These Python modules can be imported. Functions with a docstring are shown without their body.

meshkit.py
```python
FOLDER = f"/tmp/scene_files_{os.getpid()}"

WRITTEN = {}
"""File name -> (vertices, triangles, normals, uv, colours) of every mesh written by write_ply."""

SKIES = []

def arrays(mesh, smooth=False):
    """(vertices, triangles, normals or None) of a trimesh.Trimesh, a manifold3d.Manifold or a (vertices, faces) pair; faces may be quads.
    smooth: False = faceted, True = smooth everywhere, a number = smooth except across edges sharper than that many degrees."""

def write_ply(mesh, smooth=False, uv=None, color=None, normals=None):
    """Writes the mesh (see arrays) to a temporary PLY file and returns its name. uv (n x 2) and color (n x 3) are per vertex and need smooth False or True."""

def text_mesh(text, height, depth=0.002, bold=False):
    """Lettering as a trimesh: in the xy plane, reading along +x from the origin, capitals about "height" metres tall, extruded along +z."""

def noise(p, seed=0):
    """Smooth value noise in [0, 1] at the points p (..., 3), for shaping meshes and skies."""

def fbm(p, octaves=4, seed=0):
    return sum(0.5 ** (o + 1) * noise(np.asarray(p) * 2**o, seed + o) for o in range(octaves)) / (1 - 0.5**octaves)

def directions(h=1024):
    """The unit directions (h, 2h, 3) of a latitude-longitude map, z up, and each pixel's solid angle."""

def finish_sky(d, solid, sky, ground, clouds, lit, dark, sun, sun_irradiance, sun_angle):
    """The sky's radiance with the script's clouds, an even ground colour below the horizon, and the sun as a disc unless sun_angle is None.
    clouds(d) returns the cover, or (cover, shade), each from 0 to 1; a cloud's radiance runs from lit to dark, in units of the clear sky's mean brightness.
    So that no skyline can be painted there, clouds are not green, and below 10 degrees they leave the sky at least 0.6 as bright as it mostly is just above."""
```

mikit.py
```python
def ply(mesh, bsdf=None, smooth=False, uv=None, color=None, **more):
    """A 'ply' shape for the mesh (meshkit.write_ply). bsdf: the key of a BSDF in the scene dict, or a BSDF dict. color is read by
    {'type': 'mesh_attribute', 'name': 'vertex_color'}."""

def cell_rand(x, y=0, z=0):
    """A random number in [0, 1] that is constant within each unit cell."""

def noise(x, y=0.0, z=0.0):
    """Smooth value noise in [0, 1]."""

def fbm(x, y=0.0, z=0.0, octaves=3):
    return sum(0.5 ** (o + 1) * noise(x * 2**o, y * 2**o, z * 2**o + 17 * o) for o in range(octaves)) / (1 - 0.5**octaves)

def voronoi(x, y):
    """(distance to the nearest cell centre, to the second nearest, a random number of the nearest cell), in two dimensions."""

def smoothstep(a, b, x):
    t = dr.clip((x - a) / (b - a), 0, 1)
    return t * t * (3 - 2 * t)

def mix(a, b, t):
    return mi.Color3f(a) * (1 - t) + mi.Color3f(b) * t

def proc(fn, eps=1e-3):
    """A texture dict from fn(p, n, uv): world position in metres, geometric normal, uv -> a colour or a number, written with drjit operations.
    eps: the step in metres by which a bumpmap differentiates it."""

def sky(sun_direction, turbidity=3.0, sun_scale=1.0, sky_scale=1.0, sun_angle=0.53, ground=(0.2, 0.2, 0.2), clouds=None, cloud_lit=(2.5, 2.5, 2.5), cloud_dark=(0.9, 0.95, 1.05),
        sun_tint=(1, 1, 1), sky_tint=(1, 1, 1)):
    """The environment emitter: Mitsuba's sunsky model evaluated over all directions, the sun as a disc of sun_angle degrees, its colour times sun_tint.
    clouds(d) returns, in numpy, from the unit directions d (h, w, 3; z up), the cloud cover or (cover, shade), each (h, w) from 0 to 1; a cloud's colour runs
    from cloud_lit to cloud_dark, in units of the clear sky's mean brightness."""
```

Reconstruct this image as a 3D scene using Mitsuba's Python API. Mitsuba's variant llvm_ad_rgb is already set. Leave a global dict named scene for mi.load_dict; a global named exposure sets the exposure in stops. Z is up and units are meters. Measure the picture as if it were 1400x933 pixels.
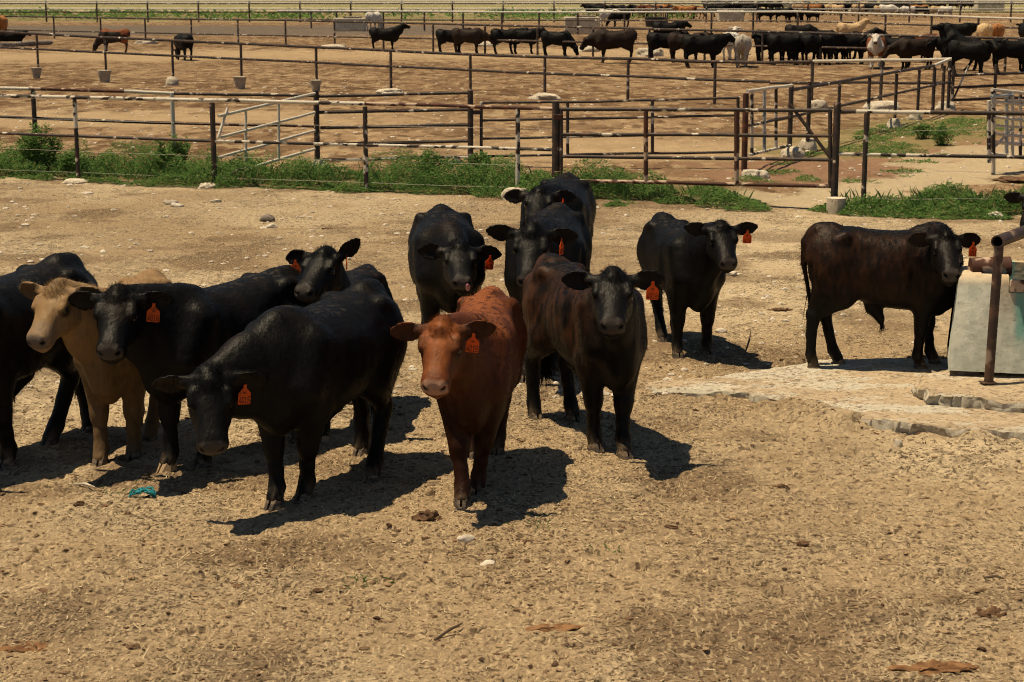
import math, random
import numpy as np
import trimesh, drjit as dr, mitsuba as mi
from scipy.interpolate import PchipInterpolator
from scipy.ndimage import map_coordinates
from scipy.spatial import cKDTree
import mikit, meshkit
from mikit import noise, fbm, smoothstep, mix, proc, cell_rand

T = mi.ScalarTransform4f
def ply(mesh, bsdf, **k):
    return mikit.ply(mesh, 'material_' + bsdf if isinstance(bsdf, str) else bsdf, **k)
scene, labels = {}, {}

# ---------------------------------------------------------------- camera, sky, exposure
PITCH = math.atan(486.5 / 2450.0)
EYE = [0.0, 0.0, 3.0]
scene['camera'] = dict(type='thinlens', fov=2 * math.degrees(math.atan(700 / 2450.0)), fov_axis='x', near_clip=0.5, far_clip=6000.0,
                       aperture_radius=0.0032, focus_distance=11.6,
                       to_world=T().look_at(origin=EYE, target=[0, math.cos(PITCH), 3 - math.sin(PITCH)], up=[0, 0, 1]))
scene['sky'] = mikit.sky([-0.325, -0.02, 0.945], turbidity=3.0, sun_scale=1.0, sky_scale=0.50, sun_tint=(0.985, 0.953, 0.82), sky_tint=(1.0, 0.95, 0.86), ground=(0.25, 0.19, 0.13))
exposure = 1.85

# ---------------------------------------------------------------- helpers
def numbered(key):
    if key not in scene and key not in labels and not any(k.startswith(key + '__') for k in scene):
        return key
    n = 1
    while f'{key}_{n:03d}' in scene or f'{key}_{n:03d}' in labels or any(k.startswith(f'{key}_{n:03d}__') for k in scene):
        n += 1
    return f'{key}_{n:03d}'

COUNT = {}
def fresh(key):
    """the next free key of this name (fast: counts per name)"""
    n = COUNT.get(key, 0)
    COUNT[key] = n + 1
    return key if n == 0 else f'{key}_{n:03d}'

def thing(name, label, cat, group=None):
    key = fresh(name)
    labels[key] = {'label': label, 'category': cat}
    if group:
        labels[key]['group'] = group
    return key

def part(parent, name, shape, label=None, kind=None):
    key = fresh(parent + '__' + name)
    scene[key] = shape
    d = {}
    if label: d['label'] = label
    if kind: d['kind'] = kind
    if d: labels[key] = d
    return key

def single(name, shape, label, cat=None, group=None, kind=None):
    key = fresh(name)
    scene[key] = shape
    labels[key] = {'label': label}
    if cat: labels[key]['category'] = cat
    if group: labels[key]['group'] = group
    if kind: labels[key]['kind'] = kind
    return key

def cat(ms):
    vs, fs, n = [], [], 0
    for m in ms:
        v, f = (m.vertices, m.faces) if hasattr(m, 'vertices') else m
        vs.append(np.asarray(v, float)); fs.append(np.asarray(f, int) + n); n += len(v)
    return np.vstack(vs), np.vstack(fs)

def pipe(p, q, r, sides=10, r2=None, bow=0.0, segs=1, seed=0):
    """a capped pipe from p to q; bow: how far it strays from straight, in metres"""
    p, q = np.asarray(p, float), np.asarray(q, float)
    d = (q - p) / np.linalg.norm(q - p)
    a = np.cross(d, [0, 0, 1] if abs(d[2]) < 0.9 else [1, 0, 0]); a /= np.linalg.norm(a)
    b = np.cross(d, a)
    ang = np.arange(sides) * 2 * np.pi / sides
    ring = np.cos(ang)[:, None] * a + np.sin(ang)[:, None] * b
    r2 = r if r2 is None else r2
    rng = np.random.default_rng(int(seed) + 11)
    vs, fs = [], []
    for i in range(segs + 1):
        t = i / segs
        c = p + (q - p) * t
        if bow and 0 < i < segs:
            c = c + a * rng.normal(0, bow) + b * rng.normal(0, bow * .5)
        vs.append(c + ring * (r + (r2 - r) * t))
    v = np.vstack(vs + [p[None], q[None]])
    i = np.arange(sides); j = (i + 1) % sides
    for s in range(segs):
        o = s * sides
        fs += [np.stack([o + i, o + j, o + sides + j], 1), np.stack([o + i, o + sides + j, o + sides + i], 1)]
    n = (segs + 1) * sides; o = segs * sides
    fs += [np.stack([j, i, i * 0 + n], 1), np.stack([o + i, o + j, i * 0 + n + 1], 1)]
    f = np.vstack(fs)
    return v, f[:, ::-1] if np.dot(np.cross(v[f[0, 1]] - v[f[0, 0]], v[f[0, 2]] - v[f[0, 0]]), v[f[0, 0]] - p) < 0 else f

def box(c, size, rotz=0.0, bevel=0.0):
    x, y, z = np.asarray(size, float) / 2
    pts = []
    for sx in (-1, 1):
        for sy in (-1, 1):
            for sz in (-1, 1):
                if bevel:
                    pts += [[sx * (x - bevel), sy * y, sz * (z - bevel)], [sx * x, sy * (y - bevel), sz * (z - bevel)], [sx * (x - bevel), sy * (y - bevel), sz * z]]
                else:
                    pts.append([sx * x, sy * y, sz * z])
    m = trimesh.convex.convex_hull(np.array(pts))
    R = trimesh.transformations.rotation_matrix(rotz, [0, 0, 1]); m.apply_transform(R); m.apply_translation(c)
    return m.vertices, m.faces

def lump(rx, ry, rz, seed, sub=2, rough=0.35, freq=1.6):
    m = trimesh.creation.icosphere(sub, 1.0)
    v = np.array(m.vertices)
    n = meshkit.fbm(v * freq + 31.7 * (seed % 97) + 100, 3, seed) - 0.5
    v = v * (1 + 2 * rough * n[:, None]) * [rx, ry, rz]
    return v, np.array(m.faces)

def moved(m, p, rotz=0.0):
    v, f = m
    c, s = math.cos(rotz), math.sin(rotz)
    return np.asarray(v) @ np.array([[c, s, 0], [-s, c, 0], [0, 0, 1]]) + np.asarray(p, float), f

# ---------------------------------------------------------------- materials
def mat(key, d):
    scene['material_' + key] = d
def rough(col, r=0.8, spec=0.3, **k):
    return {'type': 'principled', 'base_color': col if isinstance(col, dict) else {'type': 'rgb', 'value': list(col)}, 'roughness': r, 'specular': spec, **k}

C3 = mi.Color3f
def col_lin(r, g, b): return C3(r, g, b)

def steel(seed, dark, white, amount, rust):
    def fn(p, n, uv):
        a = fbm(p.x * 9 + seed, p.y * 9, p.z * 9, 3)
        b = fbm(p.x * 2.1 + seed * 3, p.y * 2.1, p.z * 2.1 + 9, 3)
        c = mix(C3(*dark), C3(*rust), smoothstep(0.45, 0.75, a))
        w = smoothstep(0.0, 0.05, a * 0.55 + b * 0.45 - (1 - amount))
        return mix(c, C3(*white), w)
    return fn
DARK, RUST, WHITE = (0.034, 0.025, 0.021), (0.085, 0.046, 0.030), (0.55, 0.50, 0.41)
mat('steel_dark', rough(proc(steel(1.0, DARK, WHITE, 0.385, RUST)), 0.6, 0.4))
mat('steel_flaky', rough(proc(steel(5.0, DARK, WHITE, 0.53, RUST)), 0.65, 0.35))
mat('steel_chipped', rough(proc(steel(3.0, DARK, WHITE, 0.455, RUST)), 0.65, 0.35))
mat('steel_white', rough(proc(steel(8.0, (0.12, 0.09, 0.07), WHITE, 0.76, (0.2, 0.11, 0.06))), 0.6, 0.35))
mat('steel_rusty', rough(proc(steel(13.0, (0.07, 0.03, 0.02), (0.45, 0.33, 0.24), 0.44, (0.16, 0.055, 0.025))), 0.7, 0.3))
mat('steel_brown', rough(proc(steel(29.0, (0.040, 0.024, 0.018), (0.20, 0.15, 0.11), 0.42, (0.105, 0.052, 0.030))), 0.55, 0.4))
mat('steel_blue', rough(proc(steel(17.0, (0.13, 0.17, 0.19), (0.42, 0.44, 0.42), 0.55, (0.12, 0.08, 0.06))), 0.6, 0.35))
mat('steel_far', rough(proc(steel(23.0, (0.055, 0.042, 0.036), (0.40, 0.35, 0.29), 0.40, (0.11, 0.07, 0.05))), 0.7, 0.3))
mat('steel_pale', rough((0.50, 0.49, 0.44), 0.6, 0.3))
mat('wire_metal', rough((0.30, 0.27, 0.22), 0.5, 0.4))

def concrete_fn(p, n, uv):
    a = fbm(p.x * 3, p.y * 3, p.z * 3, 4)
    b = fbm(p.x * 23 + 5, p.y * 23, p.z * 23, 3)
    pit = smoothstep(0.66, 0.74, fbm(p.x * 31 + p.y * 13, p.y * 31 - p.x * 13, p.z * 36, 2))
    c = mix(C3(0.36, 0.31, 0.235), C3(0.53, 0.47, 0.37), smoothstep(0.3, 0.7, a * 0.6 + b * 0.4))
    return c * (1 - 0.45 * pit)
def concrete_h(p, n, uv):
    return fbm(p.x * 30, p.y * 30, p.z * 30, 3)
mat('concrete_grey', rough(proc(lambda p, n, uv: mix(C3(0.22, 0.185, 0.14), C3(0.46, 0.40, 0.31), fbm(p.x * 7, p.y * 7, p.z * 9, 3))), 0.9, 0.15))
mat('concrete', {'type': 'bumpmap', 'arbitrary': proc(concrete_h, 2e-3), 'scale': 0.006, 'bsdf': rough(proc(concrete_fn), 0.85, 0.2)})

def dung_fn(p, n, uv):
    a = fbm(p.x * 25, p.y * 25, p.z * 25, 3)
    return mix(C3(0.055, 0.030, 0.016), C3(0.15, 0.085, 0.045), smoothstep(0.3, 0.7, a))
mat('dung', rough(proc(dung_fn), 0.85, 0.2))
def dung_dry_fn(p, n, uv):
    a = fbm(p.x * 22 + 7, p.y * 22, p.z * 22, 3)
    return mix(C3(0.12, 0.058, 0.026), C3(0.24, 0.13, 0.06), smoothstep(0.3, 0.7, a))
mat('dung_dry', rough(proc(dung_dry_fn), 0.9, 0.15))
def stone_fn(p, n, uv):
    a = fbm(p.x * 14, p.y * 14, p.z * 14, 3)
    return mix(C3(0.34, 0.29, 0.22), C3(0.58, 0.52, 0.43), smoothstep(0.35, 0.65, a))
mat('stone', rough(proc(stone_fn), 0.85, 0.2))
def stone_dark_fn(p, n, uv):
    a = fbm(p.x * 14, p.y * 14, p.z * 14, 3)
    return mix(C3(0.13, 0.105, 0.085), C3(0.27, 0.23, 0.19), smoothstep(0.35, 0.65, a))
mat('stone_dark', rough(proc(stone_dark_fn), 0.85, 0.2))
def straw_fn(p, n, uv):
    r = cell_rand(uv.x * 997, 3)
    return mix(mix(C3(0.075, 0.048, 0.026), C3(0.22, 0.155, 0.085), smoothstep(0.0, 0.5, r)), C3(0.56, 0.45, 0.28), smoothstep(0.5, 0.95, r))
mat('straw_dry', {'type': 'twosided', 'bsdf': rough(proc(straw_fn), 0.7, 0.3)})
def clod_fn(p, n, uv):
    r = cell_rand(uv.x * 997, 5)
    a = fbm(p.x * 60, p.y * 60, p.z * 60, 2)
    return mix(C3(0.085, 0.052, 0.028), C3(0.34, 0.235, 0.135), dr.clip(r * 0.8 + a * 0.5 - 0.15, 0, 1))
mat('clods', rough(proc(clod_fn), 0.9, 0.15))
mat('wood_stick', rough((0.10, 0.07, 0.045), 0.85, 0.2))
mat('rubber', rough((0.018, 0.017, 0.016), 0.55, 0.4))
mat('twine', rough((0.02, 0.23, 0.27), 0.6, 0.3))

# coats carry their colour per vertex; the bump gives the lie of the hair
def fur_h(p, n, uv):
    return 0.5 * noise(p.x * 140, p.y * 140, p.z * 40) + 1.0 * fbm(p.x * 46 + 3, p.y * 46, p.z * 13, 2)
mat('coat', {'type': 'bumpmap', 'arbitrary': proc(fur_h, 2.5e-3), 'scale': 0.0032,
             'bsdf': rough({'type': 'mesh_attribute', 'name': 'vertex_color'}, 0.52, 0.13, sheen=0.02, sheen_tint=0.5)})
mat('coat_far', rough({'type': 'mesh_attribute', 'name': 'vertex_color'}, 0.65, 0.15))
mat('hair', {'type': 'twosided', 'bsdf': rough({'type': 'mesh_attribute', 'name': 'vertex_color'}, 0.75, 0.04)})
mat('eye_wet', rough((0.008, 0.006, 0.005), 0.08, 0.6))
def hoof_fn(p, n, uv):
    a = fbm(p.x * 30, p.y * 30, p.z * 50, 3)
    return mix(C3(0.045, 0.035, 0.028), C3(0.22, 0.155, 0.095), smoothstep(0.35, 0.8, a))
mat('hoof_horn', rough(proc(hoof_fn), 0.7, 0.3))
mat('hoof_pale', rough((0.36, 0.25, 0.14), 0.7, 0.3))
mat('tag_orange', {'type': 'principledthin', 'base_color': proc(lambda p, n, uv: mix(C3(0.95, 0.20, 0.045), C3(0.50, 0.13, 0.05), smoothstep(0.55, 0.80, fbm(p.x * 70, p.y * 70, p.z * 70, 3)))), 'roughness': 0.4, 'diff_trans': 1.0, 'spec_trans': 0.0})
mat('tag_ink', rough((0.02, 0.008, 0.006), 0.6, 0.2))
mat('tag_metal', rough((0.45, 0.45, 0.43), 0.35, 0.5, metallic=0.8))
mat('tongue_flesh', rough((0.50, 0.20, 0.20), 0.25, 0.5))

# ---------------------------------------------------------------- cattle
def nets(F, o, h):
    """surface nets: the zero level of a grid of signed distances as triangles"""
    s = F < 0
    nx, ny, nz = F.shape
    c8 = [(a, b, c) for a in (0, 1) for b in (0, 1) for c in (0, 1)]
    tot = np.zeros((nx - 1, ny - 1, nz - 1), np.int8)
    for a, b, c in c8:
        tot += s[a:nx - 1 + a, b:ny - 1 + b, c:nz - 1 + c]
    I = np.argwhere((tot > 0) & (tot < 8))
    val = np.stack([F[I[:, 0] + a, I[:, 1] + b, I[:, 2] + c] for a, b, c in c8], 1)
    P = np.zeros((len(I), 3)); n = np.zeros(len(I))
    C = np.array(c8, float)
    for i in range(8):
        for j in range(i + 1, 8):
            if np.abs(C[i] - C[j]).sum() == 1:
                m = (val[:, i] < 0) != (val[:, j] < 0)
                t = np.where(m, val[:, i] / np.where(m, val[:, i] - val[:, j], 1), 0)
                P += m[:, None] * (C[i] + t[:, None] * (C[j] - C[i])); n += m
    V = (I + P / n[:, None]) * h + o
    idx = np.full(tot.shape, -1, np.int64); idx[I[:, 0], I[:, 1], I[:, 2]] = np.arange(len(I))
    faces = []
    for ax in range(3):
        a = [slice(None)] * 3; b = [slice(None)] * 3
        a[ax], b[ax] = slice(0, -1), slice(1, None)
        E = np.argwhere(s[tuple(a)] != s[tuple(b)])
        u, w = (ax + 1) % 3, (ax + 2) % 3
        E = E[(E[:, u] > 0) & (E[:, w] > 0) & (E[:, u] < F.shape[u] - 1) & (E[:, w] < F.shape[w] - 1)]
        q = []
        for du, dw in ((-1, -1), (0, -1), (0, 0), (-1, 0)):
            e = E.copy(); e[:, u] += du; e[:, w] += dw
            q.append(idx[e[:, 0], e[:, 1], e[:, 2]])
        q = np.stack(q, 1)
        inside = s[E[:, 0], E[:, 1], E[:, 2]]
        q[~inside] = q[~inside][:, ::-1]
        faces.append(q)
    q = np.vstack(faces)
    q = q[(q >= 0).all(1)]
    return V, np.vstack([q[:, [0, 1, 2]], q[:, [0, 2, 3]]])

class Field:
    def __init__(self, lo, hi, h):
        self.h, self.o = h, np.asarray(lo, float)
        self.ax = [np.arange(int(math.ceil((b - a) / h)) + 1) * h + a for a, b in zip(lo, hi)]
        self.F = np.full([len(a) for a in self.ax], 0.25, np.float32)
    def sub(self, lo, hi):
        sl = [slice(max(0, int((lo[i] - self.o[i]) / self.h) - 1), max(0, int((hi[i] - self.o[i]) / self.h) + 2)) for i in range(3)]
        g = [self.ax[i][sl[i]].astype(np.float32) for i in range(3)]
        return tuple(sl), (g[0][:, None, None], g[1][None, :, None], g[2][None, None, :])
    def join(self, sl, d, k):
        A = self.F[sl]
        t = np.maximum(k - np.abs(A - d), 0)
        self.F[sl] = np.minimum(A, d) - t * t / (4 * k)
    def cut(self, sl, d, k):
        A = self.F[sl]
        t = np.maximum(k - np.abs(A + d), 0)
        self.F[sl] = np.maximum(A, -d) + t * t / (4 * k)
    def cap(self, a, b, ra, rb, k=0.03, flat=1.0, flat_dir=(0, 1, 0)):
        """a tapered capsule; flat < 1 thins it along flat_dir"""
        a, b = np.asarray(a, float), np.asarray(b, float)
        R = max(ra, rb) + k + 0.03
        sl, (x, y, z) = self.sub(np.minimum(a, b) - R, np.maximum(a, b) + R)
        if 0 in self.F[sl].shape: return
        ab = b - a; L2 = max(ab @ ab, 1e-9)
        px, py, pz = x - a[0], y - a[1], z - a[2]
        t = np.clip((px * ab[0] + py * ab[1] + pz * ab[2]) / L2, 0, 1)
        dx, dy, dz = px - t * ab[0], py - t * ab[1], pz - t * ab[2]
        q = dx * dx + dy * dy + dz * dz
        if flat != 1.0:
            n = np.asarray(flat_dir, float) / np.linalg.norm(flat_dir)
            w = dx * n[0] + dy * n[1] + dz * n[2]
            q = q + w * w * (1 / flat ** 2 - 1)
        self.join(sl, (np.sqrt(q) - (ra + t * (rb - ra))) * (flat if flat < 1 else 1), k)
    def ell(self, c, M, r, k=0.03, cut=False):
        """an ellipsoid: M rows = its axes, r its radii"""
        r = np.asarray(r, float); R = r.max() + k + 0.03; c = np.asarray(c, float)
        sl, (x, y, z) = self.sub(c - R, c + R)
        if 0 in self.F[sl].shape: return
        x, y, z = x - c[0], y - c[1], z - c[2]
        q = sum(((M[i][0] * x + M[i][1] * y + M[i][2] * z) / r[i]) ** 2 for i in range(3))
        d = (np.sqrt(q) - 1) * r.min()
        (self.cut if cut else self.join)(sl, d, k)
    def loft(self, o, M, st, k=0.03, power=2.0):
        """st rows: distance along M[0], half width along M[1], top and bottom along M[2]"""
        st = np.asarray(st, float); o = np.asarray(o, float)
        R = max(np.abs(st[:, 0]).max(), st[:, 1].max(), np.abs(st[:, 2:]).max())
        cs = np.array([[s0, s1 * sy, w] for s0, s1, tp, bt in st for sy in (-1, 1) for w in (tp, bt)]) @ np.asarray(M) + o
        sl, (x, y, z) = self.sub(cs.min(0) - k - 0.05, cs.max(0) + k + 0.05)
        if 0 in self.F[sl].shape: return
        x, y, z = x - o[0], y - o[1], z - o[2]
        u, v, w = (M[i][0] * x + M[i][1] * y + M[i][2] * z for i in range(3))
        ts = np.linspace(st[0, 0], st[-1, 0], 220)
        A, Tp, Bt = (np.interp(u, ts, PchipInterpolator(st[:, 0], st[:, i])(ts)) for i in (1, 2, 3))
        c, b = (Tp + Bt) / 2, np.maximum((Tp - Bt) / 2, 0.004)
        A = np.maximum(A, 0.004)
        q = (np.abs(v / A) ** power + np.abs((w - c) / b) ** power) ** (1 / power)
        d = (q - 1) * np.minimum(A, b)
        over = np.maximum(np.maximum(st[0, 0] - u, u - st[-1, 0]), 0)
        self.join(sl, np.where(over > 0, np.sqrt(np.maximum(d, 0) ** 2 + over ** 2), d).astype(np.float32), k)
    def ear(self, o, e, q, L, W, th, k=0.018):
        """a leaf-shaped cupped ear from o along e, its hollow facing q"""
        e = e / np.linalg.norm(e); q = q - e * (q @ e); q = q / np.linalg.norm(q); t = np.cross(q, e)
        o = np.asarray(o, float); R = W + 0.05
        sl, (x, y, z) = self.sub(np.minimum(o, o + e * L) - R, np.maximum(o, o + e * L) + R)
        if 0 in self.F[sl].shape: return
        x, y, z = x - o[0], y - o[1], z - o[2]
        s, tt, qq = (m[0] * x + m[1] * y + m[2] * z for m in (e, t, q))
        a = np.interp(s / L, [0, .12, .3, .5, .7, .85, .95, 1.0], np.array([.50, .64, .94, 1.0, .84, .56, .30, .05])) * W
        bend = 4.2 * tt * tt + 0.10 * s * s / L - 0.012
        d = np.maximum(np.maximum(np.abs(qq - bend) - th, (np.abs(tt) - a) * 0.8), np.maximum(-s - 0.03, s - L))
        self.join(sl, d.astype(np.float32), k)

def unit(v):
    v = np.asarray(v, float); return v / np.linalg.norm(v)

HOOF0 = dict(FL=(0.425, 0.145), FR=(0.425, -0.145), HL=(-0.505, 0.14), HR=(-0.505, -0.14))

def head_frame(face, roll):
    u = unit(face); v = unit(np.cross([0, 0, 1], u)); w = np.cross(u, v)
    c, s = math.cos(roll), math.sin(roll)
    return np.array([u, c * v + s * w, -s * v + c * w])

def cow_shape(h, spec):
    """(vertices, faces, frames) of a standing animal, forward +x, feet on z = 0, about 1.15 m at the hips.
    spec: hooves {FL: (x, y)}, head (x, y, z), face (x, y, z), roll, fat, hs (head size), ears (droop, back), tail, sheath, seed"""
    fat, hs = spec.get('fat', 1.0), spec.get('hs', 1.0)
    hd = np.asarray(spec.get('head', (0.86, 0, 1.08)), float)
    M = head_frame(spec.get('face', (0.8, 0, -0.6)), spec.get('roll', 0.0))
    u, v, w = M
    hoof = {k: np.array(spec.get('hooves', {}).get(k, p), float) for k, p in HOOF0.items()}
    nose = hd + u * 0.43 * hs
    pts = np.array([[-0.95, -0.36, -0.02], [0.75, 0.36, 1.30], hd + 0.2 + 0.1, hd - 0.3, nose + 0.12, nose - 0.12] + [hd + s * v * 0.36 * hs for s in (-1, 1)] + [np.append(p, 0) + s for p in hoof.values() for s in (-.1, .1)])
    lo, hi = pts.min(0) - 0.03, pts.max(0) + 0.03
    lo[2] = -0.02
    Fd = Field(lo, hi, h)
    # trunk
    st = [(-0.735, .045, 1.03, .90), (-0.70, .135, 1.085, .80), (-0.62, .215, 1.125, .70), (-0.50, .262, 1.15, .635), (-0.34, .278, 1.148, .585), (-0.15, .312, 1.128, .530),
          (0.05, .330, 1.118, .495), (0.22, .318, 1.125, .482), (0.36, .280, 1.145, .485), (0.48, .228, 1.145, .500), (0.58, .180, 1.10, .530), (0.66, .125, 1.02, .58), (0.715, .05, .92, .68)]
    belly = spec.get('belly', 0.0)
    st = [(a, b * fat, t, bt - belly * math.exp(-((a + .05) / .3) ** 2)) for a, b, t, bt in st]
    Fd.loft((0, 0, 0), np.eye(3), st, 0.02, 2.35)
    Fd.cap((0.30, 0, 1.10), (0.52, 0, 1.10), .055, .06, .07)                    # withers
    Fd.cap((-0.60, 0, 1.115), (-0.69, 0, 1.10), .045, .035, .05)                # tail head
    Fd.cap((-.66, 0, 1.09), (-.735, 0, 1.02), .05, .04, .04)
    rp = spec.get('rump', .012)
    Fd.cap((-.50, 0, 1.09 + rp), (-.61, 0, 1.085 + rp), .075, .070, .07)
    for s in (-1, 1):
        Fd.cap((-0.40, s * .205 * fat, 1.085), (-0.46, s * .20 * fat, 1.06), .045, .045, .07)   # hook bones
        Fd.cap((-0.68, s * .10, .97), (-0.69, s * .10, .90), .06, .06, .06)      # pin bones
        Fd.cap((0.50, s * .17 * fat, .74), (0.40, s * .20 * fat, .98), .125 * (.45 + .55 * fat), .10, .08)  # shoulder
    Fd.cap((0.56, 0, .60), (0.50, 0, .52), .115, .085, .08, .75)               # brisket
    for s in (-1, 1):
        Fd.ell((-.27, s * .335 * fat, .99), np.eye(3), (.12, .055, .085), .07, True)
        Fd.ell((.235, s * .375 * fat, .80), np.array([[.95, 0, .3], [0, 1, 0], [-.3, 0, .95]]), (.045, .055, .22), .06, True)
    # legs
    lean = .45 + .55 * fat
    def sh(k, x, y, z, top):
        d = hoof[k] - np.array(HOOF0[k]); t = min(max((top - z) / (top - .05), 0), 1)
        y = y * (1 - (1 - fat) * .75 * (1 - t))
        return np.array([x + d[0] * t, y + d[1] * t, z])
    for k in ('FL', 'FR'):
        s = 1 if k == 'FL' else -1
        S, E, K, C, P0, P1 = (sh(k, x, s * y, z, .82) for x, y, z in ((.42, .165, .78), (.35, .165, .60), (.385, .148, .335), (.385, .145, .22), (.385, .145, .115), (.418, .145, .052)))
        Fd.cap(S, E, .128 * lean, .105 * lean, .06, .8); Fd.cap(E, K, .098, .058, .04); Fd.cap((S + [.04, 0, -.08]), K + [0, 0, .05], .09, .050, .04)
        Fd.cap(K + [.006, 0, .022], K - [-.004, 0, .022], .060, .055, .025)
        Fd.cap(K, C, .052, .0435, .02); Fd.cap(C, P0, .0435, .048, .02); Fd.cap(P0, P1, .050, .050, .018)
        Fd.cap(P0 + [-.034, .018, -.008], P0 + [-.036, .018, -.018], .013, .010, .012); Fd.cap(P0 + [-.034, -.018, -.008], P0 + [-.036, -.018, -.018], .013, .010, .012)
    for k in ('HL', 'HR'):
        s = 1 if k == 'HL' else -1
        Hp, St, Hk, C, P0, P1 = (sh(k, x, s * y, z, .86) for x, y, z in ((-.48, .155, .86), (-.36, .178, .635), (-.590, .145, .430), (-.575, .14, .28), (-.548, .14, .125), (-.512, .14, .052)))
        Fd.cap(Hp, St, .185 * lean, .130 * lean, .07, .78); Fd.cap(Hp + [-.06, -.01 * s, -.08], (Hk + St) / 2 + [-.02, 0, .05], .15 * lean, .085, .06, .8)
        Fd.cap(St, Hk + [.03, 0, .03], .115, .060, .05, .8); Fd.cap(Hp + [-.10, 0, -.14], Hk + [-.02, 0, .02], .10, .030, .04, .7)
        Fd.cap(Hk + [-.028, 0, .030], Hk + [0, 0, -.03], .042, .056, .02, .85); Fd.cap(Hk, C, .058, .047, .02); Fd.cap(C, P0, .0455, .049, .02); Fd.cap(P0, P1, .051, .051, .018)
        Fd.cap(P0 + [-.034, .018, -.008], P0 + [-.036, .018, -.018], .013, .010, .012); Fd.cap(P0 + [-.034, -.018, -.008], P0 + [-.036, -.018, -.018], .013, .010, .012)
    # neck: crest, middle and throat
    hb, hj = hd - u * .03 * hs + w * .00, hd + u * .07 * hs - w * .085 * hs
    fw = np.array([1.0, 0, 0])
    def chain(a, b, ra, rb, push, k, flat):
        m = (a + b) / 2 + fw * push * np.linalg.norm(b - a); rm = (ra + rb) / 2
        fd = np.cross(unit(b - a), [0, 0, 1]); fd = fd if np.linalg.norm(fd) > .2 else np.array([0, 1.0, 0])
        Fd.cap(a, m, ra, rm, k, flat, fd); Fd.cap(m, b, rm, rb, k, flat, fd)
    chain(np.array([.44, 0, 1.03]), hb, .135, .078 * hs, .06, .08, .82)
    chain(np.array([.50, 0, .88]), hd - w * .05 * hs, .185 * (.45 + .55 * fat), .098 * hs, .07, .07, .82)
    chain(np.array([.55, 0, .70]), hj, .130, .066 * hs, .05, .06, .72)
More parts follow.
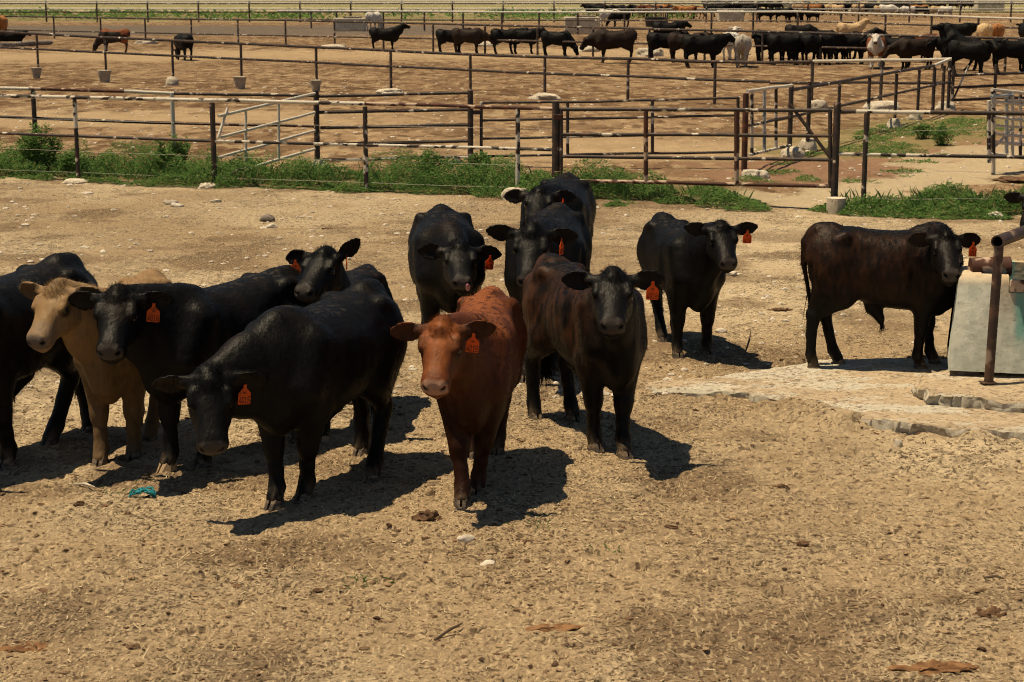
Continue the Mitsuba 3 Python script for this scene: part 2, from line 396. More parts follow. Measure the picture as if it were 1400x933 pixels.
    # head
    Fd.loft(hd, M, [(a * hs * .95, b * hs * 1.07, c * hs, d * hs) for a, b, c, d in
            [(-.075, .040, .030, -.05), (-.05, .072, .058, -.09), (.0, .098, .080, -.125), (.06, .1125, .086, -.150), (.12, .1095, .081, -.163), (.18, .097, .071, -.155), (.24, .083, .060, -.135), (.30, .0765, .052, -.118), (.345, .079, .047, -.112), (.375, .077, .040, -.106), (.400, .060, .022, -.088), (.416, .024, -.006, -.05)]], .03, 2.35)
    def hp(a, b, c): return hd + (u * a * .95 + v * b * 1.07 + w * c) * hs
    Fd.cap(hp(-.02, 0, .06), hp(.03, 0, .075), .045 * hs, .04 * hs, .05)       # poll
    for s in (-1, 1):
        Fd.cap(hp(.085, s * .086, .050), hp(.145, s * .092, .040), .030 * hs, .024 * hs, .025)   # brow
        Fd.cap(hp(.10, s * .075, -.11), hp(.20, s * .06, -.10), .040 * hs, .03 * hs, .03)       # jaw
        Fd.ell(hp(.135, s * .106, .010), M, (.026 * hs, .016 * hs, .020 * hs), .012, True)         # eye socket
        Fd.ell(hp(.394, s * .044, -.008), M, (.020 * hs, .015 * hs, .014 * hs), .010, True)         # nostril
        Fd.cap(hp(.378, s * .042, .020), hp(.402, s * .036, .008), .014 * hs, .012 * hs, .012)     # nostril rim
    Fd.cap(hp(.325, 0, -.095), hp(.365, 0, -.092), .040 * hs, .034 * hs, .02)    # chin
    sl, (X, Y, Z) = Fd.sub(hd + u * .30 * hs - .12, hd + u * .44 * hs + .12)       # mouth line
    if 0 not in Fd.F[sl].shape:
        x, y, z = X - hd[0], Y - hd[1], Z - hd[2]
        a, b, c = (m[0] * x + m[1] * y + m[2] * z for m in M)
        dm = np.maximum(np.abs(c / hs + .058 + (a / hs - .37) * .25) - .0035, .27 - a / hs)
        Fd.cut(sl, (dm * hs).astype(np.float32), .012)
    ears = {}
    for s in (-1, 1):
        droop, back, up = spec.get('ears', {}).get(s, spec.get('ear', (0.10, 0.16, 0.0)))
        e = unit(v * s - w * droop - u * back)
        q = unit(u * .80 + w * .30 + v * s * (.10 + up))
        o = hp(.005, s * .088, .030)
        L = .20 * hs * spec.get('earlen', 1.0)
        Fd.cap(o - e * .02, o + e * .05, .036 * hs, .030 * hs, .03)
        Fd.ear(o + e * .02, e, q, L, (.064 * hs), max(.0085, h * .72))
        ears[s] = (o + e * .02, e, q, L)
    # tail
    if spec.get('tail', True):
        tw = spec.get('tail_side', 0.0)
        tp = [(-.70, 0, 1.085), (-.755, tw * .2, 1.02), (-.755, tw * .5, .85), (-.700, tw * .8, .62), (-.665, tw, .42)]
        for i in range(4):
            Fd.cap(tp[i], tp[i + 1], (.040, .032, .024, .02)[i], (.032, .024, .020, .015)[i], .02)
    if spec.get('sheath'):
        Fd.cap((-.10, 0, .50 - belly), (-.02, 0, .44 - belly - spec['sheath'] * .4), .075, .035, .06)
        Fd.cap((-.05, 0, .46 - belly), (.0, 0, .42 - belly - spec['sheath']), .035, .012, .03)
    V, Fc = nets(Fd.F, Fd.o, h)
    V[:, 2] = np.maximum(V[:, 2], 0.004)
    return V, Fc, dict(M=M, hd=hd, hs=hs, hoof=hoof, ears=ears, hp=hp)

def shade_coat(V, N, fr, coat, seed, spec_brown=1.0):
    """coat colour per vertex, with light and shade painted into red and tan"""
    n1 = meshkit.fbm(V * [5, 5, 5] + seed * 7.1 + 50, 3, seed)[:, None]
    n2 = meshkit.fbm(V * [34, 34, 8] + seed * 3.3 + 90, 3, seed + 5)[:, None]
    H = (V - fr['hd']) @ fr['M'].T / fr['hs'] / [.95, 1.07, 1]
    onhead = ((H[:, 0] > -.05) & (np.abs(H[:, 1]) < .14) & (np.abs(H[:, 2]) < .2))[:, None]
    top = np.clip((V[:, 2:3] - .75) / .35, 0, 1)
    st = lambda a, b, x: (lambda t: t * t * (3 - 2 * t))(np.clip((x - a) / (b - a), 0, 1))
    if coat == 'black':
        c = np.array([.0034, .0032, .0030]) * (0.6 + .8 * n2)
        c = c + np.array([.005, .0022, .0006]) * st(.52, .75, n1) * top
    elif coat == 'brownblack':
        c = np.array([.0044, .0036, .0031]) * (0.6 + .8 * n2)
        side = st(.28, .74, n1 * .45 + n2 * .55) * st(.46, .78, V[:, 2:3]) * (1 - onhead * .85) * st(.66, .25, V[:, 0:1]) * st(1.0, .82, N[:, 2:3] * .9 + .1)
        c = c + np.array([.050, .0180, .0058]) * side * spec_brown
    elif coat == 'red':
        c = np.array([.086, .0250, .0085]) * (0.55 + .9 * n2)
        c = c * (1 - .74 * st(.98, .52, V[:, 2:3]) * (1 - onhead)) + np.array([.125, .040, .010]) * st(.35, .65, n1) * top * st(.2, .8, N[:, 2:3])  # painted shade on belly and legs, painted sunlight on the upward facing back
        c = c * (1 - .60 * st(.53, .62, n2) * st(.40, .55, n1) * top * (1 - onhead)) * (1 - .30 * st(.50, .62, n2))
        c = np.where(onhead, (c * 1.2 + np.array([.022, .0075, .0016])) * (1 - .45 * st(.06, .11, np.abs(H[:, 1:2]))), c)  # lit face and shaded cheeks painted into the coat
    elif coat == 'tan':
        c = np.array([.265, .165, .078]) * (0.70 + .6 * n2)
        c = c * (1 - .50 * st(.95, .70, V[:, 2:3]) * (1 - onhead)) * (1 - .28 * st(.50, .62, n2))  # shade on neck and lower body painted in, plus darker streaks
        c = c * (1 - .38 * st(.12, .02, np.linalg.norm((H - [.0, 0, .09]) * [1, 1, 1.4], axis=1)[:, None]) * (n2 > .40))
        c = np.where(onhead & (H[:, :1] > .27), c * .55 + np.array([.16, .12, .09]) * .55, c)
    elif coat == 'white':
        c = np.array([.56, .52, .45]) * (0.85 + .3 * n2)
    elif coat == 'pale':
        c = np.array([.36, .32, .26]) * (0.85 + .3 * n2)
    elif coat == 'orange':
        c = np.array([.34, .145, .050]) * (0.75 + .5 * n2)
    elif coat == 'cream':
        c = np.array([.50, .35, .19]) * (0.8 + .4 * n2)
    elif coat == 'redblack':
        c = np.where(st(.45, .60, n1 * .5 + .5 * st(.95, 1.12, V[:, 2:3]) + .25 * (V[:, 0:1] < -.35)) > .5, np.array([.17, .055, .02]), np.array([.02, .014, .011])) * (0.8 + .4 * n2)
    elif coat == 'redwhite':
        c = np.where((V[:, 0:1] > .55) | (V[:, 2:3] < .42), np.array([.55, .50, .43]), np.array([.20, .065, .025])) * (0.8 + .4 * n2)
    elif coat == 'blackwhite':
        c = np.where(onhead & (H[:, 2:3] > -.04) & (H[:, 0:1] > .02), np.array([.55, .50, .43]), np.array([.009, .008, .007])) * (0.8 + .4 * n2)
    elif coat == 'brown':
        c = np.array([.020, .012, .008]) * (0.75 + .5 * n2)
    c = np.broadcast_to(c, V.shape).copy()
    for sd in (-1, 1):                                            # dark skin round the eyes
        k = st(.055, .030, np.linalg.norm((H - [.135, sd * .092, .012]) * [.85, 1, 1.15], axis=1)[:, None])
        c = c * (1 - .75 * k)
    # nose pad, nostrils, inner ear, dusty feet
    pad = (st(.365, .392, H[:, 0]) * st(-.075, -.05, H[:, 2]) * (np.abs(H[:, 1]) < .07))[:, None]
    padcol = {'red': (.33, .19, .13), 'orange': (.33, .2, .14), 'tan': (.11, .085, .07), 'cream': (.3, .2, .15), 'white': (.3, .22, .19)}.get(coat, (.055, .046, .040))
    c = c * (1 - pad) + np.array(padcol) * pad
    for s in (-1, 1):
        d = np.linalg.norm((H - [.398, s * .044, -.008]) * [.8, 1, 1.1], axis=1)[:, None]
        k = st(.022, .012, d); c = c * (1 - k) + np.array([.006, .005, .005]) * k
        o, e, q, L = fr['ears'][s]
        r = V - o; q = unit(q - e * (q @ e))
        sl = r @ e
        inner = ((sl > .02) & (sl < L * .93) & (np.linalg.norm(r - sl[:, None] * e, axis=1) < .055 * fr['hs']) & (N @ q > .35))[:, None]
        c = np.where(inner, c * .45 + np.array([.008, .006, .005]), c)
    dust = st(.16, .04, V[:, 2:3]) * st(.35, .7, n2)
    c = c + (np.array([.16, .115, .07]) - c) * dust * .55
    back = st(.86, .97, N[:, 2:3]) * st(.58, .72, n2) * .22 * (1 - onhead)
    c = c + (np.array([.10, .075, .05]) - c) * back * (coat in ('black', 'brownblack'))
    return np.clip(c, 0.002, 0.9)

def normals(V, F):
    n = np.zeros_like(V); fn = np.cross(V[F[:, 1]] - V[F[:, 0]], V[F[:, 2]] - V[F[:, 0]])
    for k in range(3): np.add.at(n, F[:, k], fn)
    return n / np.maximum(np.linalg.norm(n, axis=1, keepdims=True), 1e-12)

def hoof_mesh(x, y, yaw, s):
    ms = []
    for sd in (-1, 1):
        bot = [(-.055, .004), (-.045, .040), (.02, .048), (.065, .022), (.070, .006), (.0, .003)]
        top = [(-.035, .006), (-.030, .036), (.005, .040), (.022, .030), (.026, .008), (0, .004)]
        pts = [(a, b * sd, 0.002) for a, b in bot] + [(a - .006, b * sd, .068 - .02 * (a < 0)) for a, b in top]
        m = trimesh.convex.convex_hull(np.array(pts)); ms.append((m.vertices, m.faces))
    v, f = cat(ms)
    return moved((v * s, f), (x, y, 0), yaw)

def hair_mesh(V, N, C, pick, n, length, width, rng, lie=(-.8, 0, -.1), up=.5, spread=.35):
    """n tapering hairs, each one triangle, rooted at the picked vertices"""
    i = rng.choice(np.flatnonzero(pick), n)
    r = V[i] + rng.normal(0, .005, (n, 3))
    d = N[i] * up + np.asarray(lie) + rng.normal(0, spread, (n, 3))
    d /= np.linalg.norm(d, axis=1, keepdims=True)
    L = length * rng.uniform(.5, 1.3, n)[:, None]
    t = np.cross(d, N[i] + rng.normal(0, .3, (n, 3))); t /= np.linalg.norm(t, axis=1, keepdims=True)
    W = width * rng.uniform(.6, 1.2, n)[:, None]
    r = r - N[i] * .003
    v = np.stack([r - t * W, r + t * W, r + d * L + N[i] * 0.0], 1).reshape(-1, 3)
    return v, np.arange(3 * n).reshape(-1, 3), np.repeat(C[i] * rng.uniform(.6, 1.35, (n, 1)), 3, 0)

def tag_meshes():
    """an ear tag hanging from its top at the origin, face towards +y (reading along -x), 0.112 m long"""
    from shapely.geometry import Polygon
    poly = Polygon([(-.007, 0), (.007, 0), (.009, -.022), (.034, -.046), (.0375, -.054), (.0375, -.106), (.034, -.112), (-.034, -.112), (-.0375, -.106), (-.0375, -.054), (-.034, -.046), (-.009, -.022)])
    m = trimesh.creation.extrude_polygon(poly.buffer(.002), .0025, engine='earcut'); m.apply_translation([0, 0, -.00125])
    t = meshkit.text_mesh('4018', .036, .0016)
    t.apply_translation([-t.bounds.mean(0)[0], -.103, .0008]); w = t.extents[0]; t.apply_scale([.066 / w, 1.05, 1])
    t2 = meshkit.text_mesh('NE', .011, .0016, bold=True); t2.apply_translation([-t2.bounds.mean(0)[0], -.052, .0008])
    R = np.array([[-1, 0, 0], [0, 0, 1], [0, 1, 0.0]])
    return [(np.asarray(a.vertices) @ R.T, np.asarray(a.faces)) for a in (m, trimesh.util.concatenate([t, t2]))]
TAG, TAG_INK = None, None

def make_cow(name, label, coat, spec, h=0.012, group=None, tag=None, cat_word='cow'):
    """one animal as a thing: its body and, as parts, eyes, hooves, hair, ear tag"""
    global TAG, TAG_INK
    seed = spec.get('seed', 1); rng = np.random.default_rng(seed + 40)
    s, yaw = spec['size'], spec['yaw']; px, py = spec['at']
    V, Fc, fr = cow_shape(h, spec)
    N = normals(V, Fc)
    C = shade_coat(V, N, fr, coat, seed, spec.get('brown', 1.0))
    rib = np.sin(V[:, 0] * 52 + V[:, 2] * 9) * np.exp(-((V[:, 0] + .02) / .17) ** 2) * np.exp(-((V[:, 2] - .82) / .17) ** 2) * (np.abs(N[:, 1]) > .5)
    V = V + N * (0.0028 * rib + 0.012 * (meshkit.fbm(V * 7 + seed * 5 + 20, 3, seed) - .5) + 0.0034 * (meshkit.fbm(V * [42, 42, 14] + seed * 5 + 20, 2, seed + 3) - .5))[:, None]
    cy, sy = math.cos(yaw) * s, math.sin(yaw) * s
    z0 = spec['z'] if 'z' in spec else float(np.mean([gz(px + cy * a - sy * b, py + sy * a + cy * b) for a, b in fr['hoof'].values()])) - .010
    tw = T().translate([px, py, z0]).rotate([0, 0, 1], math.degrees(yaw)).scale([s * spec.get('lx', 1.0), s, s])
    key = fresh(name)
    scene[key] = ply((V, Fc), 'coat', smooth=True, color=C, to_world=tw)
    labels[key] = {'label': label, 'category': cat_word}
    if group: labels[key]['group'] = group
    hp, M, hs = fr['hp'], fr['M'], fr['hs']
    for sd in (-1, 1):
        e = trimesh.creation.icosphere(2, .0225 * hs); e.apply_translation(hp(.135, sd * .0925, .012))
        part(key, 'eye', ply(e, 'eye_wet', smooth=True, to_world=tw))
    for k in ('FL', 'FR', 'HL', 'HR'):
        hx, hy = fr['hoof'][k]
        part(key, 'hoof', ply(hoof_mesh(hx, hy, spec.get('toe', {}).get(k, 0.0), 1.14), 'hoof_pale' if k in spec.get('pale', ()) else 'hoof_horn', to_world=tw))
    # hair: poll tuft, crest and back line, tail switch
    H = (V - fr['hd']) @ M.T / hs
    poll = (np.abs(H[:, 1]) < .075) & (H[:, 0] > -.08) & (H[:, 0] < .09) & (H[:, 2] > .03)
    backl = (N[:, 2] > .55) & (V[:, 2] > .85) & (V[:, 0] < .62) & (np.abs(V[:, 1]) < .22)
    neck = (V[:, 0] > .40) & (H[:, 0] < 0) & (N @ M[2] > -.2) & (V[:, 2] > .7)
    nf = spec.get('fuzz', 1500)
    side = (V[:, 2] > .30) & (H[:, 0] < .06)
    ms = [hair_mesh(V, N, C, poll, spec.get('tuft', 420), .032, .0016, rng, lie=(M[0] * .2), up=.7, spread=.5),
          hair_mesh(V, N, C, backl, nf, .024, .0014, rng), hair_mesh(V, N, C, neck, nf // 2, .028, .0015, rng, up=.6),
          hair_mesh(V, N, C, side, spec.get('coat_hairs', 7000), .030, .0019, rng, lie=(-.75, 0, -.65), up=.16, spread=.22)]
    def strands(end, n, wob, drop, wid, up_):
        r = np.asarray(end) + rng.normal(0, wob, (n, 3)) + np.array([0, 0, 1]) * rng.uniform(*up_, n)[:, None]
        q = r + np.array([0, 0, -drop]) * rng.uniform(.5, 1.2, n)[:, None] + rng.normal(0, wob * 1.9, (n, 3)); t = rng.normal(0, wid, (n, 3)); t[:, 2] = 0
        return np.stack([r - t, r + t, q], 1).reshape(-1, 3), np.arange(3 * n).reshape(-1, 3), np.full((3 * n, 3), 1.0) * np.median(C, 0)
    if spec.get('tail', True):
        ms.append(strands((-.665, spec.get('tail_side', 0.0), .45), 420, .013, .22, .003, (-.06, .16)))
    if spec.get('sheath'):
        ms.append(strands((.0, 0, .43 - spec.get('belly', 0.0) - spec['sheath']), 60, .010, .075, .002, (0, .01)))
    part(key, 'hair', ply(cat([m[:2] for m in ms]), 'hair', color=np.vstack([m[2] for m in ms]), to_world=tw))
    if TAG is None:
        a, b = tag_meshes(); TAG, TAG_INK = ply(a, 'tag_orange'), ply(b, 'tag_ink')
    for sd, along, turn, lean in (tag or ()):
        o, e, q, L = fr['ears'][sd]
        q1 = unit(q - e * (q @ e))
        p = o + e * L * along + q1 * (.020 + .004) - np.cross(q1, e) * 0 + np.array([0, 0, -.012])
        # the tag's face turns about the vertical from the ear's own facing
        fc = np.array([q1[0], q1[1], 0]); fc = unit(fc); c, sn = math.cos(turn), math.sin(turn)
        fc = np.array([c * fc[0] - sn * fc[1], sn * fc[0] + c * fc[1], 0])
        zz = unit(np.array([0, 0, 1.0]) + e * lean); fc = unit(fc - zz * (fc @ zz)); xx = np.cross(fc, zz)
        m = np.eye(4); m[:3, 0], m[:3, 1], m[:3, 2], m[:3, 3] = xx, fc, zz, p
        tk = fresh(key + '__ear_tag')
        scene[tk] = {**TAG, 'to_world': tw @ T(m)}
        labels[tk] = {'label': 'orange plastic ear tag printed with the number 4018'}
        part(tk, 'lettering', {**TAG_INK, 'to_world': tw @ T(m)})
    return key, fr, tw

def far_mesh(spec, coat, h=0.030):
    V, Fc, fr = cow_shape(h, spec)
    N = normals(V, Fc)
    hs = [hoof_mesh(*fr['hoof'][k], 0, 1.0) for k in HOOF0] if spec.get('legs', True) else []
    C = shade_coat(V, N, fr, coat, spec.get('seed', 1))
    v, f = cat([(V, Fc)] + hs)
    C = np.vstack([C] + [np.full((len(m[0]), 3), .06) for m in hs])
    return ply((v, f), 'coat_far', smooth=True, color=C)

# ---------------------------------------------------------------- ground
FA, FB = (-8.11, 28.343), (6.754, 23.505)                        # the line of the front fence
FS = (FB[1] - FA[1]) / (FB[0] - FA[0])
def fence_y(x): return FA[1] + (x - FA[0]) * FS

rng = np.random.default_rng(5)
PRINTS = []
for _ in range(1900):
    a = rng.uniform(-4.6, 4.6), 6.6 + 8.4 * rng.random()
    PRINTS.append((a[0], a[1], rng.uniform(.040, .065), rng.uniform(.004, .020)))
PRINTS = np.array(PRINTS)

def height(x, y):
    """the trampled dirt's height, in metres"""
    p = np.stack([x, y, np.zeros_like(x)], -1)
    f = lambda s, o, k: meshkit.fbm(p * s + 200.3, o, k)
    d = np.hypot(x, y)
    near = np.clip(1.7 - d / 34, 0, 1)
    big = .085 * (f(.55, 3, 1) - .5)
    mid = .040 * (f(3.1, 3, 2) - .5)
    rub = f(2.2, 2, 9)
    n = f(19, 3, 3)
    clod = .028 * np.clip(n - .52, 0, 1) * (0.25 + 3.6 * np.clip(rub - .44, 0, .5)) * 2.0 + .022 * (f(42, 2, 4) - .5)
    return (big + mid) * np.clip(d / 9, .5, 1) + clod * near

def grid_sheet(xs, ys, dip=None):
    X, Yy = np.meshgrid(xs, ys, indexing='ij')
    Z = height(X, Yy)
    if dip is not None:
        Z = Z - dip(X, Yy)
    v = np.stack([X, Yy, Z], -1).reshape(-1, 3)
    n, m = len(xs), len(ys)
    i, j = np.meshgrid(np.arange(n - 1), np.arange(m - 1), indexing='ij')
    a = (i * m + j).ravel()
    return v, np.vstack([np.stack([a, a + m, a + m + 1], 1), np.stack([a, a + m + 1, a + 1], 1)])

NX0, NX1, NY0, NY1 = -4.4, 4.4, 6.7, 14.6
lo = [(0.926, 13.17), (1.418, 13.022), (2.018, 12.668), (2.464, 11.98), (2.677, 11.917), (2.972, 11.792), (3.543, 11.711), (4.246, 11.751), (4.94, 13.767), (4.217, 14.049), (3.129, 14.164), (2.352, 14.106), (2.214, 13.956), (1.473, 13.552), (1.012, 13.448)]
LO = np.array(lo); EDGE = np.vstack([LO[i] + (LO[(i + 1) % len(LO)] - LO[i]) * t for i in range(len(LO)) for t in np.linspace(0, 1, 60)[:, None]])
near = grid_sheet(np.arange(NX0, NX1 + .001, .016), np.arange(NY0, NY1 + .001, .016))
v = near[0]
de = cKDTree(EDGE).query(v[:, :2])[0]                          # dirt banked against the concrete slab
k = de < .6
v[k, 2] += .085 * np.clip((v[k, 0] - .9) / 1.2, .35, 1) * np.exp(-(de[k] / .16) ** 2) * np.clip((meshkit.fbm(np.c_[v[k, :2] * 3.2 + 7, 0 * de[k]], 3, 6) - .33) * 3.2, 0, 1.15)
# hoof prints
tree = cKDTree(v[:, :2])
for x, y, r, dp in PRINTS:
    k = tree.query_ball_point((x, y), r * 1.7)
    if k:
        q = np.linalg.norm(v[k, :2] - (x, y), axis=1) / r
        v[k, 2] += -dp * np.exp(-(q ** 4)) + .35 * dp * np.exp(-((q - 1.15) / .22) ** 2)
def dip(x, y):
    e = np.minimum(np.minimum(x - NX0, NX1 - x), np.minimum(y - NY0, NY1 - y))
    return np.clip((e - .12) / .1, 0, 1) * .12
grow = lambda a, b, s, g: np.array(list(_grow(a, b, s, g)))
def _grow(a, b, s, g):
    while a < b:
        yield a
        a += s; s *= g
    yield b
xs = np.concatenate([-grow(16, 1500, 1.2, 1.32)[::-1], np.arange(-15.9, 15.91, .075), grow(16, 1500, 1.2, 1.32)])
ys = np.concatenate([[-40, -20, -8, 0, 3], np.arange(5, 32, .060), grow(32.05, 4000, .12, 1.030)])
far = grid_sheet(xs, ys, dip)

PATH = [(3.164, 25.748), (4.133, 25.214), (5.501, 26.886), (6.784, 28.125), (8.052, 30.587), (9.228, 32.335), (10.875, 33.359)]
PATH2 = [(6.838, 30.46), (8.807, 33.511), (10.762, 34.774)]
MAUVE = [(4.66, 29.247), (6.017, 30.715), (7.58, 32.621), (9.799, 36.491), (11.011, 37.603)]
OLIVE = [(5.845, 33.359), (7.358, 35.441), (9.399, 39.195), (10.581, 40.701)]
def ground_fn(p, n, uv):
    x, y = p.x, p.y
    big = fbm(x * .35 + 7, y * .35, 0, 3)
    mid = fbm(x * 1.7 + 3, y * 1.7, 0, 3)
    fine = fbm(x * 17, y * 17, 0, 3)
    spk = noise(x * 47, y * 47)
    grit = noise(x * 150, y * 150)
    chaff = noise(x * 95 + noise(x * 6, y * 6) * 9, y * 26)
    dust, soil, dark = C3(.440, .350, .225), C3(.285, .208, .124), C3(.080, .052, .030)
    c = mix(soil, dust, smoothstep(.36, .60, big * .55 + mid * .30 + fine * .15))
    c = mix(c, dark * 1.5, smoothstep(.50, .66, fbm(x * .9 + 31, y * 1.3, 2, 4)) * .62)
    c = mix(c, dark, smoothstep(.48, .70, fine * .6 + mid * .4) * .48)
    c = mix(c, dark * .8, smoothstep(.62, .76, spk * .6 + fbm(x * 23 + y * 7, y * 29 - x * 7, 0, 2) * .4) * .75)
    c = mix(c, dark * .6, smoothstep(.63, .70, fbm(x * 55 + 9, y * 75, 0, 2)) * smoothstep(.40, .58, mid) * .8)
    c = mix(c, C3(.52, .41, .25), smoothstep(.70, .80, chaff) * .38)
    c = c * (.80 + .40 * grit)
    # beyond the fence: browner pens, paler where the ground is bare
    beyond = smoothstep(-.6, .8, y - (FA[1] + (x - FA[0]) * FS) + (mid - .5) * 1.5)
    pen = mix(C3(.165, .103, .057), C3(.255, .172, .100), smoothstep(.35, .68, big * .6 + mid * .4))
    pen = mix(pen, C3(.13, .07, .034), smoothstep(.56, .72, fine * .5 + mid * .5) * .6)
    pen = mix(pen, C3(.46, .34, .20), smoothstep(.70, .80, spk) * .30)
    pen = mix(pen, C3(.075, .040, .020), smoothstep(.50, .64, fbm(x * 4.5 + 2, y * 2.0, 0, 3)) * .65)
    pen = mix(pen, C3(.075, .040, .020), smoothstep(.54, .66, fbm(x * 1.3 + 2, y * .8, 7, 3)) * .45)
    pen = mix(pen, C3(.42, .31, .18), smoothstep(.56, .70, fbm(x * 3.6 + 8, y * 1.8, 4, 3)) * .50)
    pale = mix(C3(.33, .235, .135), C3(.41, .305, .185), mid)
    pl = smoothstep(3.5, 1.5, dr.abs(y - 41.5 - (mid - .5) * 4)) * smoothstep(2.0, -8.0, x) * .85
    pl = dr.maximum(pl, smoothstep(30.5, 31.5, y) * smoothstep(37.5, 34.5, y + (mid - .5) * 3) * smoothstep(-3, 1, x) * .75)
    pl = dr.maximum(pl, smoothstep(9, 3, dr.abs(y - 81 - (mid - .5) * 9 - x * .15)) * .8)
    pl = dr.maximum(pl, smoothstep(4, 0, dr.abs(y - 152 - (mid - .5) * 9)) * .6)
    pen = mix(pen, pale, pl)
    c = mix(c, pen, beyond)
    # the sandy alley at the right, with mauve bare soil beside it
    def track(pts, w):
        d = mi.Float(1e3)
        for (ax, ay), (bx, by) in zip(pts, pts[1:]):
            ux, uy = bx - ax, by - ay
            t = dr.clip(((x - ax) * ux + (y - ay) * uy) / (ux * ux + uy * uy), 0, 1)
            d = dr.minimum(d, dr.hypot(x - ax - ux * t, y - ay - uy * t))
        return smoothstep(w * 1.25, w * .6, d + (mid - .5) * w * 1.2 + (fine - .5) * .35 * w)
    path = dr.maximum(track(PATH, .85), track(PATH2, .55) * .8)
    mauve = track(MAUVE, 2.0)
    olive = track(OLIVE, 1.7)
    c = mix(c, mix(C3(.17, .088, .062), C3(.26, .165, .095), fine), mauve * .9)
    c = mix(c, mix(C3(.13, .125, .045), C3(.24, .19, .09), fine), olive * .75)
    c = mix(c, mix(C3(.43, .355, .235), C3(.35, .275, .172), fine), path * .92)
    # soil under the weeds
    weed = smoothstep(.1, .5, y - (FA[1] + (x - FA[0]) * FS)) * smoothstep(3.2, 2.0, y - (FA[1] + (x - FA[0]) * FS) + x * .02) * smoothstep(4.0, 2.6, x)
    c = mix(c, C3(.085, .090, .030), weed * .7)
    # far lanes and fields
    lane = smoothstep(108, 114, y + (mid - .5) * 6) * smoothstep(141, 134, y + (mid - .5) * 5) * smoothstep(-1.5, -5.5, x + (mid - .5) * 5)
    c = mix(c, mix(C3(.105, .085, .068), C3(.16, .125, .095), mid), lane)
    grass = smoothstep(150, 156, y + (mid - .5) * 12) * smoothstep(200, 186, y) * smoothstep(.38, .5, big * .6 + mid * .4) * smoothstep(18, 0, x)
    gcol = mix(C3(.135, .135, .055), C3(.27, .245, .12), smoothstep(.35, .65, fine * .5 + mid * .5))
    fieldc = mix(C3(.30, .25, .145), C3(.36, .31, .19), smoothstep(.35, .65, big))
    strip = smoothstep(14, 6, dr.abs(y - 268 - (mid - .5) * 8)) * .75
    fieldc = mix(fieldc, C3(.14, .16, .05), strip)
    c = mix(c, gcol, grass * .9)
    c = mix(c, mix(fieldc, gcol, smoothstep(16, 40, x) * smoothstep(235, 215, y) * .5), smoothstep(190, 205, y + (mid - .5) * 8))
    return c
def ground_h(p, n, uv):
    return .6 * fbm(p.x * 48, p.y * 48, 0, 3) + .5 * fbm(p.x * 120, p.y * 110, 0, 2)
mat('dirt', {'type': 'bumpmap', 'arbitrary': proc(ground_h, 4e-3), 'scale': .026, 'bsdf': rough(proc(ground_fn), .92, .12)})
scene['ground'] = ply(cat([near, far]), 'dirt', smooth=True)
labels['ground'] = {'label': 'dry trampled feedlot dirt with clods, hoof prints and far fields', 'kind': 'structure'}
NT, NZ = tree, v[:, 2]
def gz(x, y):
    """the height of the ground under a point"""
    if NX0 < x < NX1 and NY0 < y < NY1:
        return float(NZ[NT.query((x, y))[1]])
    return float(height(np.array([x]), np.array([y]))[0])

# loose clods and straw
def scatter(n, ymax=14.5, xm=4.3, seed=1, thr=.45, freq=1.3):
    r = np.random.default_rng(seed); out = []
    while sum(map(len, out)) < n:
        d = 7.0 + (ymax - 7.0) * r.random(4000)
        p = np.stack([r.uniform(-1, 1, 4000) * np.minimum(xm, d * .31), d], 1)
        k = meshkit.fbm(np.c_[p * freq + 70, np.zeros(4000)], 3, seed)
        out.append(p[k + r.normal(0, .06, 4000) > thr])
    return np.vstack(out)[:n]
def many(base, pts, sizes, r, flat=(.5, .8), sink=.25):
    """copies of small base meshes turned at random; uv.x carries a number per copy"""
    vs, fs, us, n = [], [], [], 0
    z = NZ[NT.query(pts)[1]]
    for i, (p, s) in enumerate(zip(pts, sizes)):
        bv, bf = base[i % len(base)]
        a = r.uniform(0, 6.28); c, sn = math.cos(a), math.sin(a)
        q = bv * [s * r.uniform(.8, 1.7), s, s * r.uniform(*flat)]
        q = q @ np.array([[c, sn, 0], [-sn, c, 0], [0, 0, 1]]) + [p[0], p[1], z[i] + s * sink]
        vs.append(q); fs.append(bf + n); us.append(np.full((len(q), 2), r.random())); n += len(q)
    return np.vstack(vs), np.vstack(fs), np.vstack(us)
r = np.random.default_rng(8)
BASE = [lump(1, 1, 1, 40 + i, sub=1, rough=.95, freq=1.9) for i in range(12)]
pts = np.vstack([scatter(4200, seed=3, thr=.50), scatter(1200, seed=4, thr=.35)])
vv, ff, uu = many(BASE, pts, np.clip(r.lognormal(-5.3, .55, len(pts)), .0025, .020), r, (.3, .6), .08)
single('dirt_clods', ply((vv, ff), 'clods', uv=uu), 'loose crumbs and clods of dry dirt and dung scattered over the pen', kind='stuff')
pts = np.vstack([scatter(1300, seed=13, thr=.55, freq=.8), scatter(500, seed=14, thr=.42)])
vv, ff, uu = many(BASE, pts, np.clip(r.lognormal(-5.0, .50, len(pts)), .004, .026), r, (.25, .55), .05)  # stand for dung bits and for the shadows under loose crumbs
single('dung_shade_crumbs', ply((vv, ff), 'dung'), 'dark crumbs of dry dung, partly in place of crumb shadows, trodden into the dirt of the pen', kind='stuff')
pts = np.vstack([scatter(11000, seed=5, thr=.56, freq=.6), scatter(4500, seed=6, thr=.3)])
n = len(pts); L = np.clip(r.lognormal(-3.75, .60, n), .008, .14); a = r.uniform(0, 6.28, n); z = NZ[NT.query(pts)[1]]
c0 = np.c_[pts, z + .006]; d = np.c_[np.cos(a), np.sin(a), r.normal(0, .22, n)]; t = np.c_[-np.sin(a), np.cos(a), r.normal(0, .3, n)] * (r.uniform(.0012, .0026, n))[:, None]
